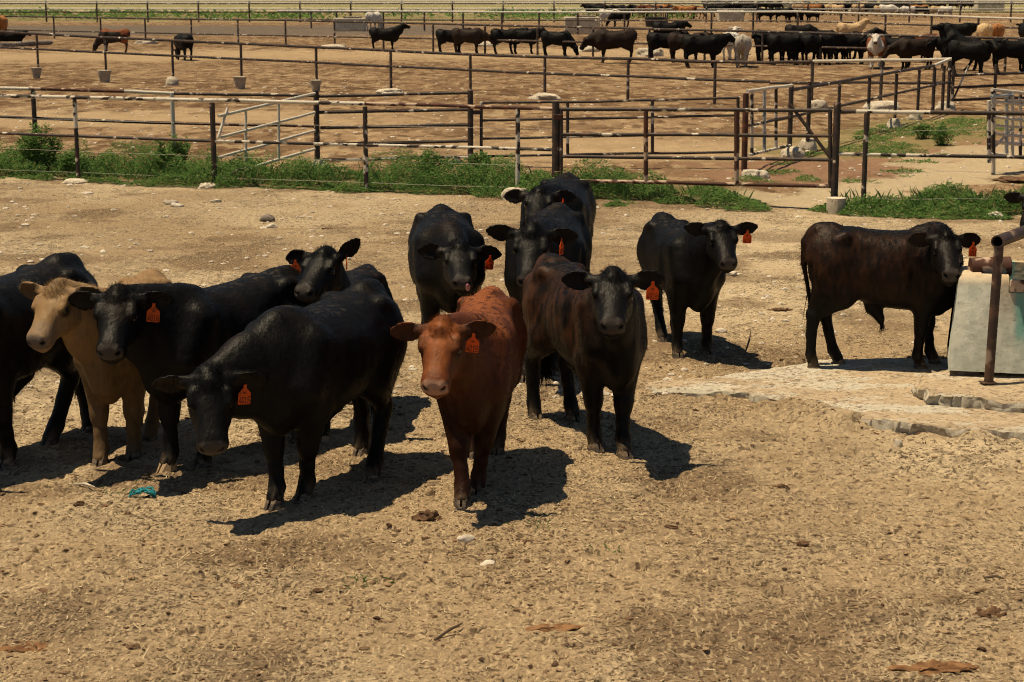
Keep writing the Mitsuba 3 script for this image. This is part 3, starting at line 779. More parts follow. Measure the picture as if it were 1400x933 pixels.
bend = np.c_[-np.sin(a), np.cos(a), np.abs(r.normal(.3, .3, n))] * (L * r.normal(0, .16, n))[:, None]
p0, p1, p2 = c0 - d * L[:, None] / 2, c0 + bend, c0 + d * L[:, None] / 2
sv = np.stack([p0 - t, p0 + t, p1 + t, p1 - t, p2 + t, p2 - t], 1).reshape(-1, 3)
o = np.arange(n)[:, None] * 6
sf = np.vstack([o + k for k in ([0, 1, 2], [0, 2, 3], [3, 2, 4], [3, 4, 5])])
single('straw', ply((sv, sf), 'straw_dry', uv=np.repeat(r.random((n, 1)), 6, 0).repeat(2, 1)), 'dry straw and hay stems trodden into the dirt of the pen', kind='stuff')

# small pale gravel further back and in the pens
r = np.random.default_rng(9)
vs, fs, us, nn = [], [], [], 0
GB = [lump(1, 1, .7, 60 + i, sub=0, rough=.5) for i in range(8)]
for i in range(1900):
    y = 13 + 45 * r.random() ** 1.6; x = r.uniform(-.31, .31) * y
    s = r.uniform(.010, .030) * (1 + y / 60)
    bv, bf = GB[i % 8]
    vs.append(bv * [s * r.uniform(.8, 1.5), s, s * .7] + [x, y, gz(x, y) + s * .1]); fs.append(bf + nn); nn += len(bv)
single('gravel', ply((np.vstack(vs), np.vstack(fs)), 'stone'), 'small pale stones scattered over the dirt towards and beyond the fence', kind='stuff')

# ---------------------------------------------------------------- weeds and grass
def leaf_fn(p, n, uv):
    a = cell_rand(uv.x * 997, 2)
    b = fbm(p.x * .9, p.y * .9, 0, 2)
    g = mix(C3(.075, .165, .040), C3(.185, .305, .092), dr.clip(a * .7 + b * .6 - .15, 0, 1))
    return mix(g, C3(.34, .29, .13), smoothstep(.90, .92, a) * .85)
for key, fn in (('weed_leaf', leaf_fn),):
    mat(key, {'type': 'principledthin', 'base_color': proc(fn), 'roughness': .55, 'diff_trans': .7, 'spec_trans': 0.0})
mat('stem_green', rough((.07, .10, .03), .7, .2))

def leafage(n, place, r, L=(.05, .13), W=(.010, .022), up=.55):
    """n bent leaves, two triangles each; place(i) -> root and outward direction"""
    P, D = place(n)
    a = r.uniform(0, 6.28, n)
    d = np.c_[np.cos(a), np.sin(a), np.abs(r.normal(up, .35, n))] + D
    d /= np.linalg.norm(d, axis=1, keepdims=True)
    t = np.cross(d, np.c_[r.normal(0, .4, n), r.normal(0, .4, n), np.ones(n)]); t /= np.linalg.norm(t, axis=1, keepdims=True)
    Ls, Ws = r.uniform(*L, n)[:, None], r.uniform(*W, n)[:, None]
    m = P + d * Ls * .5; tip = P + d * Ls + np.c_[np.zeros((n, 2)), -.25 * Ls[:, 0]]
    v = np.stack([P, m + t * Ws, tip, m - t * Ws], 1).reshape(-1, 3)
    o = np.arange(n)[:, None] * 4
    return v, np.vstack([o + [0, 1, 2], o + [0, 2, 3]]), np.repeat(r.random((n, 1)), 4, 0).repeat(2, 1)

def weed_patch(n, inside, r, hmax):
    """plants thick with leaves; inside(x, y) -> how tall they grow there, 0 to 1"""
    def place(n):
        out = []
        while sum(map(len, out)) < n:
            x0, x1, y0, y1 = inside.box
            p = np.c_[r.uniform(x0, x1, 20000), r.uniform(y0, y1, 20000), np.zeros(20000)]
            h = inside(p[:, 0], p[:, 1])
            cl = meshkit.fbm(p * [2.4, 2.4, 1] + 11, 3, 4)
            h = h * np.clip((cl - .37) * 3.2, 0, 1.2)
            p = p[h > .06]; h = h[h > .06]
            p[:, 2] = hmax * h * np.sqrt(r.random(len(p)))
            out.append(p)
        p = np.vstack(out); p = p[r.permutation(len(p))[:n]]
        return p, np.zeros((n, 3))
    return leafage(n, place, r, (.03, .075), (.007, .014))
def strip(x, y):
    o = y - fence_y(x)
    wob = meshkit.fbm(np.c_[x * .8, y * .8, 0 * x] + 40, 3, 8) - .5
    depth = np.interp(x, [-9, -6, -2, 1, 3], [2.6, 2.6, 2.4, 2.6, 1.6])
    front = np.interp(x, [-9, -5, -2, 0, 2.6], [.15, -.1, -.35, -.5, -.9])
    k = np.clip((o - front + wob * 1.4) / .45, 0, 1) * np.clip((depth - o + wob * 1.5) / .8, 0, 1)
    return k * np.interp(x, [-9, 0, 1.6, 2.8, 3.6], [1, 1, .8, .55, 0])
strip.box = (-12.5, 3.6, 24.0, 32)
def strip_right(x, y):
    o = y - fence_y(x)
    wob = meshkit.fbm(np.c_[x * .8, y * .8, 0 * x] + 90, 3, 9) - .5
    return np.clip((o + .55 + wob * 1.2) / .4, 0, 1) * np.clip((np.interp(x, [3.9, 5.2, 6.2, 8], [.2, .5, 2.2, 1.2]) - o + wob * 1.6) / .5, 0, 1) * np.clip((x - 3.9) / .5, 0, 1)
strip_right.box = (3.8, 7.6, 22.8, 28)
def alley(x, y):
    wob = meshkit.fbm(np.c_[x * .7, y * .7, 0 * x] + 60, 3, 10)
    w = x - (4.6 + (y - 28) * .42)
    return np.clip((wob - .44) * 5, 0, 1) * np.clip((1.6 - np.abs(w - .2)) / .6, 0, 1) * .5
alley.box = (3.0, 10.5, 27.5, 41)
r = np.random.default_rng(21)
g = [weed_patch(98000, strip, r, .42), weed_patch(24000, strip_right, r, .27), weed_patch(10000, alley, r, .22)]
def stalks(n, inside, r):
    def place(n):
        x0, x1, y0, y1 = inside.box; out = []
        while sum(map(len, out)) < n:
            p = np.c_[r.uniform(x0, x1, 9000), r.uniform(y0, y1, 9000), np.zeros(9000)]
            out.append(p[inside(p[:, 0], p[:, 1]) > r.uniform(.1, .9, 9000)])
        return np.vstack(out)[:n], np.zeros((n, 3))
    return leafage(n, place, r, (.18, .45), (.0020, .0042), 2.6)
g += [stalks(1500, strip, r), stalks(350, strip_right, r)]
off = np.cumsum([0] + [len(q[0]) for q in g])
single('weeds', ply((np.vstack([q[0] for q in g]), np.vstack([q[1] + o for q, o in zip(g, off)])), 'weed_leaf', uv=np.vstack([q[2] for q in g])),
       'low green weeds growing along and behind the front pipe fence', kind='stuff')

def bush(x, y, rad, hgt, n, seed, label):
    r = np.random.default_rng(seed)
    key = thing('weed_bush', label, 'weed', 'bushy weeds along the fence')
    stems = []; tips = []
    for i in range(26):
        a, q = r.uniform(0, 6.28), rad * math.sqrt(r.random()) * .9
        b = np.array([x + q * .35 * math.cos(a), y + q * .35 * math.sin(a), 0]); t = np.array([x + q * math.cos(a), y + q * math.sin(a), hgt * (1 - .5 * (q / rad) ** 2) * r.uniform(.7, 1.05)])
        stems.append(pipe(b, t, .007, 4, .003)); tips.append((b, t))
    def place(n):
        k = r.integers(0, len(tips), n); t = np.sqrt(r.random(n))[:, None]
        B, Tp = np.array([q[0] for q in tips])[k], np.array([q[1] for q in tips])[k]
        return B + (Tp - B) * t + r.normal(0, .03, (n, 3)), np.zeros((n, 3))
    lv = leafage(n, place, r, (.05, .11), (.008, .018), .7)
    part(key, 'stem', ply(cat(stems), 'stem_green'), kind='stuff')
    part(key, 'leaves', ply((lv[0], lv[1]), 'weed_leaf', uv=lv[2]), kind='stuff')
bush(*(-7.718, 29.247), .42, .78, 2600, 31, 'taller bushy green weed beside the second fence post from the far left')
bush(*(-5.458, 28.788), .36, .66, 2000, 32, 'bushy green weed left of the swung white gate')
bush(*(-7.058, 28.788), .26, .45, 900, 33, 'small green weed just behind the flaky left post')
bush(*(-1.265, 28.125), .30, .50, 1100, 34, 'clumpy green weed in front of the five rail gate panel')
bush(*(-0.514, 27.911), .28, .46, 1000, 35, 'clumpy green weed in front of the tall dark gate post')
bush(*(8.175, 34.131), .25, .42, 700, 36, 'green weed growing in the alley beside the slanting fence')
bush(*(8.185, 35.784), .30, .34, 600, 37, 'low green weed in the middle of the alley')

# sparse shoots in the pen
r = np.random.default_rng(23)
for (x, y), lab in (((0.157, 9.756), 'sparse pale green grass shoots right of the red cow'), ((-0.732, 8.778), 'few thin green grass blades on bare dirt'), ((-2.343, 10.444), 'small green shoots beside the blue twine'), ((0.52, 9.237), 'flat pale green weed leaf lying on the bare dirt')):
    n = 22
    q = np.c_[r.normal(x, .07, n), r.normal(y, .06, n), np.zeros(n)]; q[:, 2] = [gz(*t[:2]) for t in q]
    lv = leafage(n, lambda n: (q, np.zeros((n, 3))), r, (.03, .07), (.0016, .0032), 1.0)
    single('grass_tuft', ply((lv[0], lv[1]), 'weed_leaf', uv=lv[2]), lab, 'grass', kind='stuff')

# far green tufts along the road behind the pens
r = np.random.default_rng(27)
P = []
while len(P) < 2600:
    y = r.uniform(158, 192); x = r.uniform(-.29, .10) * y
    if meshkit.fbm(np.array([[x * .09, y * .09, 3.0]]), 3, 3)[0] > .50: P.append((x, y, r.uniform(0, .45)))
P = np.array(P)
lv = leafage(len(P), lambda n: (P, np.zeros((n, 3))), r, (.35, .8), (.07, .16), .6)
single('roadside_grass', ply((lv[0], lv[1]), 'weed_leaf', uv=lv[2]), 'band of green roadside grass far behind the pens', kind='stuff')

# ---------------------------------------------------------------- fences
def rail(key, p, q, rad, m, seed=0, name='rail', segs=5, bow=.006, sides=10):
    rad *= .82
    part(key, name, ply(pipe(p, q, rad, sides, segs=segs, bow=bow, seed=seed), m, smooth=40))
def post(key, top, rad, m, z0=-.05, lean=(0, 0), name='post', sides=12):
    x, y, z = top; rad *= .82
    part(key, name, ply(pipe((x + lean[0], y + lean[1], z0), (x, y, z), rad, sides), m, smooth=40))
def footing(key, x, y, rad, hgt, seed, m='concrete', flare=1.0):
    v, f = lump(1, 1, 1, seed, 3, .34, 1.5)
    v = v * [rad, rad, hgt]; v[:, :2] *= (1 + (flare - 1) * (v[:, 2:3] / hgt) * .5)
    v[:, 2] = np.minimum(v[:, 2], hgt * (.72 + .25 * meshkit.noise(v * 6 + seed)))
    part(key, 'footing', ply((v + [x, y, 0], f), m, smooth=50))
def plug(key, x, y, rad, hgt, seed):
    v, f = pipe((0, 0, 0), (0, 0, 1), rad * .62, 14, rad, segs=5)
    v = v * [1, 1, hgt]; v[:, :2] *= 1 + .35 * (meshkit.fbm(v * 5 + seed * 3 + 20, 2, seed) - .5)[:, None]
    part(key, 'footing', ply((v + [x, y, -.02], f), 'concrete_grey', smooth=50))
def wire(key, p, q, seed, barbs=False):
    p, q = np.array(p), np.array(q)
    n = 14; rr = np.random.default_rng(seed)
    pts = [p + (q - p) * i / n + [0, 0, -.02 * math.sin(math.pi * ((i * 2) % n) / n) + rr.normal(0, .004)] for i in range(n + 1)]
    part(key, 'wire', ply(cat([pipe(pts[i], pts[i + 1], .0022, 4) for i in range(n)]), 'wire_metal'))

def ext(p, q, L=11.0):
    p, q = np.array(p), np.array(q)
    return p + unit(p - q) * L, q
def more_posts(key, p, q, rad, m, n=3, gap=2.9):
    """posts that carry the fence on past p"""
    p, q = np.array(p), np.array(q)
    for i in range(1, n + 1): post(key, p + unit(p - q) * gap * i, rad, m)
# front fence, left run
f1 = thing('pipe_fence', 'long two rail pipe fence with peeling white top rail left of the gate', 'fence')
for top, m, rad in (((-6.763, 27.904, 1.27), 'steel_chipped', .040), ((-4.517, 27.173, 1.26), 'steel_dark', .050), ((-2.153, 26.404, 1.256), 'steel_chipped', .042), ((0.083, 25.676, 1.273), 'steel_flaky', .040)):
    post(f1, top, rad, m)
post(f1, (0.62, 25.501, 1.388), .064, 'steel_dark', sides=16)
rail(f1, *ext((-8.795, 28.566, 1.292), (-4.516, 27.173, 1.299)), .036, 'steel_flaky', 1)
rail(f1, (-4.516, 27.173, 1.299), (-2.152, 26.404, 1.299), .036, 'steel_flaky', 2)
rail(f1, (-2.152, 26.404, 1.299), (0.59, 25.511, 1.284), .034, 'steel_rusty', 3)
rail(f1, *ext((-8.833, 28.578, 0.72), (-4.537, 27.18, 0.688)), .030, 'steel_dark', 4)
rail(f1, (-4.537, 27.18, 0.688), (0.593, 25.51, 0.706), .030, 'steel_flaky', 5)
for i, (p, q) in enumerate((((-8.818, 28.573, 0.952), (0.591, 25.511, 1.006)), ((-8.849, 28.583, 0.488), (0.594, 25.51, 0.467)), ((-8.871, 28.591, 0.149), (0.595, 25.509, 0.154)))):
    wire(f1, *ext(p, q), 50 + i)
for (x, y), rd, h, s in (((-6.788, 27.805), .20, .06, 1), ((-4.593, 26.985), .16, .09, 2), ((0.041, 25.302), .20, .22, 3)):
    footing(f1, x, y, rd, h, s)
more_posts(f1, (-8.795, 28.566, 1.292), (-4.516, 27.173, 1.299), .040, 'steel_chipped')
# front fence, right run
f2 = thing('pipe_fence', 'two rail pipe fence with flaky top rail right of the gate', 'fence')
post(f2, (4.38, 24.277, 1.446), .060, 'steel_dark', sides=16)
post(f2, (4.755, 24.155, 1.327), .042, 'steel_dark')
rail(f2, (4.384, 24.276, 1.328), (5.548, 23.897, 1.345), .036, 'steel_flaky', 7)
rail(f2, *ext((7.549, 23.246, 1.362), (5.548, 23.897, 1.345)), .036, 'steel_dark', 8)
rail(f2, *ext((7.582, 23.235, 0.797), (4.403, 24.27, 0.758)), .030, 'steel_flaky', 9)
for i in range(3):
    wire(f2, (4.42, 24.265, 1.103) if i == 0 else (4.438, 24.258, 0.541) if i == 1 else (4.451, 24.254, 0.174), (7.562, 23.242, 1.146) if i == 0 else (7.592, 23.232, 0.617) if i == 1 else (7.612, 23.225, 0.275), 60 + i)
x, y = (4.357, 23.97)
part(f2, 'footing', ply(pipe((x, y, -.1), (x, y, .20), .135, 20, .128), 'concrete', smooth=40))
footing(f2, *(4.781, 24.129), .13, .09, 5)

more_posts(f2, (7.549, 23.246, 1.362), (5.548, 23.897, 1.345), .042, 'steel_dark')
# the dark gate in the front fence
g1 = thing('pipe_gate', 'closed dark brown pipe gate with rusty upright in the front fence', 'gate')
rail(g1, (0.682, 25.481, 1.276), (4.318, 24.298, 1.346), .034, 'steel_dark', 11)
rail(g1, (0.684, 25.48, 0.926), (4.33, 24.294, 1.003), .031, 'steel_dark', 12)
rail(g1, (0.686, 25.48, 0.615), (4.34, 24.29, 0.677), .031, 'steel_dark', 13)
rail(g1, (0.688, 25.479, 0.272), (4.352, 24.287, 0.32), .034, 'steel_rusty', 14)
for p, q, rd, m in (((0.693, 25.478, 1.287), (0.698, 25.476, 0.251), .036, 'steel_dark'), ((1.864, 25.096, 1.282), (1.878, 25.092, 0.282), .040, 'steel_rusty'), ((3.077, 24.701, 1.309), (3.101, 24.694, 0.295), .042, 'steel_rusty'), ((4.29, 24.307, 1.365), (4.324, 24.295, 0.299), .034, 'steel_dark')):
    rail(g1, p, q, rd, m, name='upright', segs=1, bow=0)
rail(g1, (3.771, 24.475, 1.413), (4.35, 24.287, 0.658), .028, 'steel_dark', name='brace', segs=1, bow=0)
for p in ((0.652, 25.491, 1.173), (0.656, 25.49, 0.365)):
    part(g1, 'hinge', ply(box(p, (.14, .09, .09), 0, .012), 'steel_rusty'))

# second fence line behind
f3 = thing('pipe_fence', 'three rail pipe fence behind the weeds at the left', 'fence')
for top, m, rd in (((-8.069, 30.429, 1.284), 'steel_dark', .050), ((-5.708, 30.312, 1.23), 'steel_white', .046), ((-3.276, 30.191, 1.273), 'steel_chipped', .058)):
    post(f3, top, rd, m)
rail(f3, *ext((-9.631, 30.506, 1.317), (-8.131, 30.432, 1.29)), .036, 'steel_white', 21)
rail(f3, (-8.131, 30.432, 1.29), (-6.514, 30.352, 1.252), .036, 'steel_rusty', 22)
rail(f3, (-6.514, 30.352, 1.252), (-5.672, 30.31, 1.218), .036, 'steel_white', 23)
rail(f3, (-5.672, 30.31, 1.218), (-3.303, 30.193, 1.188), .034, 'steel_dark', 24)
rail(f3, *ext((-9.66, 30.508, 0.85), (-6.038, 30.328, 0.728)), .032, 'steel_dark', 25)
rail(f3, (-6.038, 30.328, 0.728), (-3.314, 30.193, 0.677), .032, 'steel_rusty', 26)
footing(f3, *(-3.193, 29.842), .17, .15, 7)
more_posts(f3, (-9.631, 30.506, 1.317), (-8.131, 30.432, 1.29), .048, 'steel_dark')
# gate panel between the two tall posts
g2 = thing('pipe_gate', 'dark five rail gate panel between flaky post and tall dark post', 'gate')
rail(g2, (-3.229, 30.189, 1.176), (-0.718, 30.065, 1.244), .034, 'steel_dark', 31)
rail(g2, (-3.235, 30.189, 0.909), (-0.72, 30.065, 0.966), .034, 'steel_dark', 32)
rail(g2, (-3.215, 30.188, 0.653), (-0.721, 30.065, 0.711), .034, 'steel_dark', 33)
rail(g2, (-3.221, 30.189, 0.371), (-0.722, 30.065, 0.443), .034, 'steel_dark', 34)
rail(g2, (-3.202, 30.188, 0.113), (-0.723, 30.065, 0.174), .034, 'steel_flaky', 35)
post(g2, (-0.694, 30.063, 1.281), .058, 'steel_dark', sides=16)
footing(g2, *(-0.655, 29.721), .22, .08, 9)
# the swung gate at the left
g3 = thing('pipe_gate', 'pale galvanised gate swung open at a slant between two fence lines', 'gate')
rail(g3, (-4.478, 27.502, 1.039), (-3.29, 30.09, 1.231), .030, 'steel_white', 41)
rail(g3, (-4.461, 27.54, 0.714), (-3.296, 30.078, 0.917), .028, 'steel_white', 42)
rail(g3, (-4.501, 27.452, 0.408), (-3.301, 30.066, 0.614), .028, 'steel_white', 43)
rail(g3, (-4.525, 27.4, 0.111), (-3.306, 30.055, 0.309), .030, 'steel_white', 44)
rail(g3, (-4.163, 28.188, 1.082), (-4.183, 28.144, 0.171), .026, 'steel_white', name='upright', segs=1, bow=0)
rail(g3, (-3.759, 29.069, 1.162), (-3.777, 29.029, 0.236), .026, 'steel_white', name='upright', segs=1, bow=0)
rail(g3, (-4.375, 27.726, 1.147), (-4.494, 27.467, 0.708), .026, 'steel_white', name='upright', segs=1, bow=0)
# rear long gate behind the front gate
g4 = thing('pipe_gate', 'thin dark four rail gate panel in the second fence line', 'gate')
rail(g4, (-0.525, 30.086, 1.074), (0.852, 30.008, 1.091), .026, 'steel_dark', 51)
rail(g4, (0.852, 30.008, 1.091), (3.737, 29.844, 1.173), .026, 'steel_dark', 52)
rail(g4, (-0.501, 30.085, 0.782), (3.744, 29.844, 0.885), .026, 'steel_dark', 53)
rail(g4, (-0.502, 30.085, 0.478), (3.751, 29.843, 0.583), .026, 'steel_dark', 54)
rail(g4, (-0.503, 30.085, 0.184), (3.759, 29.843, 0.28), .026, 'steel_dark', 55)
for p, q in (((-0.512, 30.085, 1.086), (-0.515, 30.086, 0.16)), ((0.924, 30.004, 1.103), (0.93, 30.003, 0.228)), ((2.329, 29.924, 1.132), (2.342, 29.923, 0.248)), ((3.737, 29.844, 1.185), (3.759, 29.843, 0.255))):
    rail(g4, p, q, .034, 'steel_dark', name='upright', segs=1, bow=0)
part(g4, 'hinge', ply(box((-0.611, 30.091, 0.916), (.20, .06, .07), 0, .01), 'steel_dark'))
# flaky frame where the alley begins
g5 = thing('pipe_gate', 'narrow flaky white and rust gate frame turned end on', 'gate')
post(g5, (3.774, 29.124, 1.299), .060, 'steel_rusty')
rail(g5, (3.809, 29.21, 1.318), (4.969, 32.145, 1.252), .036, 'steel_white', 61)
rail(g5, (3.865, 29.354, 0.753), (4.954, 32.106, 0.698), .030, 'steel_dark', 62)
rail(g5, (3.884, 29.401, 0.272), (4.979, 32.17, 0.185), .030, 'steel_flaky', 63)
for p, q, m in (((3.915, 29.481, 1.302), (3.957, 29.585, 0.243), 'steel_flaky'), ((4.228, 30.27, 1.293), (4.272, 30.383, 0.231), 'steel_blue'), ((4.538, 31.054, 1.274), (4.586, 31.175, 0.209), 'steel_flaky')):
    rail(g5, p, q, .036, m, name='upright', segs=1, bow=0)
footing(g5, *(3.803, 28.453), .17, .16, 11); footing(g5, *(3.954, 28.453), .14, .14, 12)
# the slanting alley fence
f4 = thing('pipe_fence', 'slanting pipe fence with many posts running back along the alley', 'fence')
for top, rd in (((4.98, 32.218, 1.248), .055), ((5.474, 33.251, 1.259), .050), ((6.363, 35.109, 1.161), .040), ((7.35, 37.175, 1.142), .044), ((8.346, 39.259, 1.117), .044), ((9.269, 41.189, 1.107), .044), ((9.946, 42.606, 1.11), .052), ((10.389, 43.533, 1.103), .050), ((10.666, 44.111, 1.166), .052)):
    post(f4, top, rd, 'steel_dark')
rail(f4, (4.984, 32.225, 1.17), (9.909, 42.529, 1.147), .038, 'steel_dark', 71)
rail(f4, (9.909, 42.529, 1.147), (10.659, 44.097, 1.237), .045, 'steel_white', 72, segs=2)
rail(f4, (4.593, 31.407, 0.685), (10.675, 44.132, 0.689), .032, 'steel_dark', 73)
for (x, y), rd, h, s in (((5.006, 32.053), .20, .20, 14), ((5.505, 33.359), .18, .24, 15), ((8.161, 38.383), .17, .24, 17), ((9.226, 41.152), .15, .16, 18), ((10.651, 44.344), .26, .24, 19)):
    footing(f4, x, y, rd, h, s)

# fences of the pens behind
def long_fence(label, posts, pr, rails, m='steel_far', group=None, feet=(), wm='steel_far', flare=1.0):
    k = thing('pipe_fence', label, 'fence', group)
    for t in posts: post(k, t, pr, m, sides=8)
    for i, (p, q, rd, mm) in enumerate(rails): rail(k, p, q, rd, mm, 100 + i, segs=4, bow=.012, sides=8)
    for i, ((x, y), rd, h) in enumerate(feet): (plug(k, x, y, rd, h, 30 + i) if flare > 1 and h > .3 else footing(k, x, y, rd, h, 30 + i))
    return k
long_fence('two rail pipe fence on bare concrete footings behind the second fence',
    [(-16.078, 61.456, 1.35), (-13.345, 59.507, 1.308), (-10.805, 57.696, 1.268), (-8.363, 55.956, 1.231), (-5.851, 54.164, 1.158), (-3.514, 52.498, 1.132), (-1.168, 50.826, 1.11), (0.896, 49.355, 1.086), (3.067, 47.807, 1.089), (5.194, 46.29, 1.094)], .050,
    [(*ext((-19.543, 63.927, 1.461), (-8.338, 55.938, 1.232)), .050, 'steel_dark'), ((-8.338, 55.938, 1.232), (0, 49.993, 1.081), .048, 'steel_dark'), ((0, 49.993, 1.081), (6.45, 45.395, 1.095), .048, 'steel_dark'),
     (*ext((-19.585, 63.956, 0.927), (-8.353, 55.949, 0.763)), .046, 'steel_dark'), ((-8.353, 55.949, 0.763), (0, 49.993, 0.642), .044, 'steel_dark'), ((0, 49.993, 0.642), (6.462, 45.386, 0.623), .044, 'steel_dark')],
    feet=[((-15.654, 59.56), .18, .36), ((-12.809, 56.847), .22, .40), ((-10.381, 55.169), .20, .30), ((-7.991, 53.206), .20, .38), ((-5.653, 52.093), .17, .34), ((-3.454, 51.376), .42, .14), ((0.888, 48.693), .40, .16)], flare=1.35)
long_fence('pale topped pipe fence joining the alley corner',
    [(7.459, 44.959, 1.131), (9.119, 44.655, 1.179)], .052, [((6.416, 45.151, 1.105), (7.458, 44.96, 1.149), .048, 'steel_dark'), ((7.458, 44.96, 1.149), (10.757, 44.355, 1.227), .046, 'steel_white'), ((6.43, 45.148, 0.599), (10.783, 44.35, 0.659), .042, 'steel_dark')],
    feet=[((7.503, 44.344), .26, .26), ((9.14, 44.344), .42, .24)])
long_fence('three rail pipe fence right of the alley corner',
    [(10.818, 44.356, 1.067), (11.937, 44.66, 1.09), (13.267, 45.022, 1.11)], .050, [((10.754, 44.338, 0.82), (13.479, 45.079, 0.892), .040, 'steel_dark'), ((10.769, 44.342, 0.535), (13.498, 45.084, 0.603), .040, 'steel_dark'), ((10.784, 44.346, 0.232), (13.518, 45.09, 0.276), .040, 'steel_dark'), ((10.859, 44.367, 0.284), (11.222, 44.465, 1.063), .030, 'steel_flaky')])
long_fence('long pipe fence through the standing cattle',
    [(-29.882, 106.761, 1.36), (-26.007, 103.268, 1.291), (-22.677, 100.266, 1.262), (-19.676, 97.561, 1.27), (-16.742, 94.916, 1.279), (-13.919, 92.371, 1.289), (-11.202, 89.922, 1.299), (-8.548, 87.529, 1.309), (-6.032, 85.261, 1.286), (-3.607, 83.075, 1.264), (-1.204, 80.908, 1.277), (1.109, 78.823, 1.259), (3.425, 76.735, 1.244), (5.651, 74.729, 1.201), (7.737, 72.848, 1.189), (9.798, 70.991, 1.179), (11.757, 69.225, 1.169), (13.69, 67.482, 1.162), (15.616, 65.746, 1.157), (17.446, 64.096, 1.152)], .060,
    [(*ext((-32.41, 109.04, 1.196), (-11.202, 89.922, 1.299)), .056, 'steel_far'), ((-11.202, 89.922, 1.299), (2.496, 77.574, 1.256), .056, 'steel_far'), ((2.496, 77.574, 1.256), (18.749, 62.922, 1.161), .056, 'steel_far'), (*ext((-32.472, 109.096, 0.418), (-6.042, 85.27, 0.576)), .045, 'steel_far'), ((-6.042, 85.27, 0.576), (18.77, 62.903, 0.711), .045, 'steel_far')],
    feet=[((-19.116, 94.902), .6, .25), ((-8.543, 87.218), .6, .25), ((-1.363, 91.45), .6, .25), ((3.462, 83.358), .6, .3), ((5.928, 78.165), .6, .4)])
long_fence('pale topped pipe fence well behind the standing cattle',
    [(-14.213, 128.738, 1.175), (-12.234, 126.963, 1.15), (-8.752, 123.84, 1.147), (-5.841, 121.229, 1.186), (-3.198, 118.858, 1.221), (-0.655, 116.578, 1.255), (1.701, 114.465, 1.287), (4.06, 112.349, 1.319), (6.795, 109.896, 1.399), (9.173, 107.763, 1.43), (11.576, 105.608, 1.461), (13.736, 103.671, 1.489), (15.962, 101.674, 1.518), (18.036, 99.814, 1.506), (20.102, 97.961, 1.495), (22.16, 96.115, 1.41), (24.172, 94.311, 1.365), (26.051, 92.625, 1.321)], .075,
    [((-16.841, 131.094, 1.193), (4.06, 112.349, 1.363), .065, 'steel_pale'), ((4.06, 112.349, 1.363), (15.925, 101.708, 1.558), .075, 'steel_pale'), ((15.925, 101.708, 1.558), (27.228, 91.57, 1.304), .070, 'steel_white'), ((-16.858, 131.111, 0.571), (15.939, 101.695, 1.036), .055, 'steel_far'), ((15.939, 101.695, 1.036), (27.25, 91.55, 0.833), .055, 'steel_far')])
# far pale fences along the road
for i, (y, hgt, lab, col) in enumerate(((165., 1.6, 'far pale pipe fence along the green roadside strip', 'steel_pale'), (205., 1.9, 'farthest pale fence beyond the green roadside strip', 'steel_pale'), (150., 1.5, 'far dark pipe fence along the grey feed lane', 'steel_far'))):
    k = thing('pipe_fence', lab, 'fence')
    xs_ = np.arange(-56, 52, 4.6) * (y / 165)
    for x in xs_: part(k, 'post', ply(pipe((x, y, 0), (x, y, hgt), .075, 6), col if i != 1 else 'steel_pale'))
    for z in (hgt, hgt * .55): part(k, 'rail', ply(pipe((xs_[0], y, z), (xs_[-1], y, z), .060, 6), col))
# chute panels at the right edge
g6 = thing('cattle_panel', 'rusty white and blue chute panels at the right edge of the alley', 'panel')
for p, q, rd, m in (((7.616, 28.816, 1.19), (7.686, 28.887, 0.19), .040, 'steel_flaky'), ((7.7, 28.901, 1.347), (7.798, 29, -0.034), .042, 'steel_flaky'), ((7.994, 29.196, 1.283), (8.066, 29.268, 0.308), .040, 'steel_blue'), ((8.123, 29.326, 1.299), (8.202, 29.405, 0.248), .036, 'steel_white')):
    rail(g6, p, q, rd, m, name='upright', segs=1, bow=0)
rail(g6, (7.667, 28.868, 1.361), (9.081, 30.288, 1.171), .036, 'steel_white', 81)
rail(g6, (7.674, 28.875, 1.256), (8.127, 29.33, 1.252), .044, 'steel_blue', 82)
rail(g6, (7.712, 28.913, 1.172), (9.097, 30.304, 0.974), .034, 'steel_white', 83)
rail(g6, (7.73, 28.931, 0.926), (9.12, 30.327, 0.703), .034, 'steel_white', 84)
rail(g6, (7.749, 28.95, 0.655), (9.142, 30.349, 0.443), .034, 'steel_white', 85)
rail(g6, (7.758, 28.96, 0.525), (9.154, 30.362, 0.294), .034, 'steel_white', 86)
rail(g6, (7.676, 28.877, 0.333), (9.172, 30.379, 0.082), .034, 'steel_white', 87)

rail(g6, (8.002, 29.204, 1.177), (9.092, 30.299, 1.036), .028, 'steel_white', 88)
rail(g6, (7.74, 28.941, 0.785), (9.127, 30.334, 0.617), .026, 'steel_white', 89)
rail(g6, (7.766, 28.967, 0.419), (8.168, 29.371, 0.704), .026, 'steel_white', name='brace')
rail(g6, (8.309, 29.513, 1.241), (8.388, 29.592, 0.206), .034, 'steel_flaky', name='upright', segs=1, bow=0)

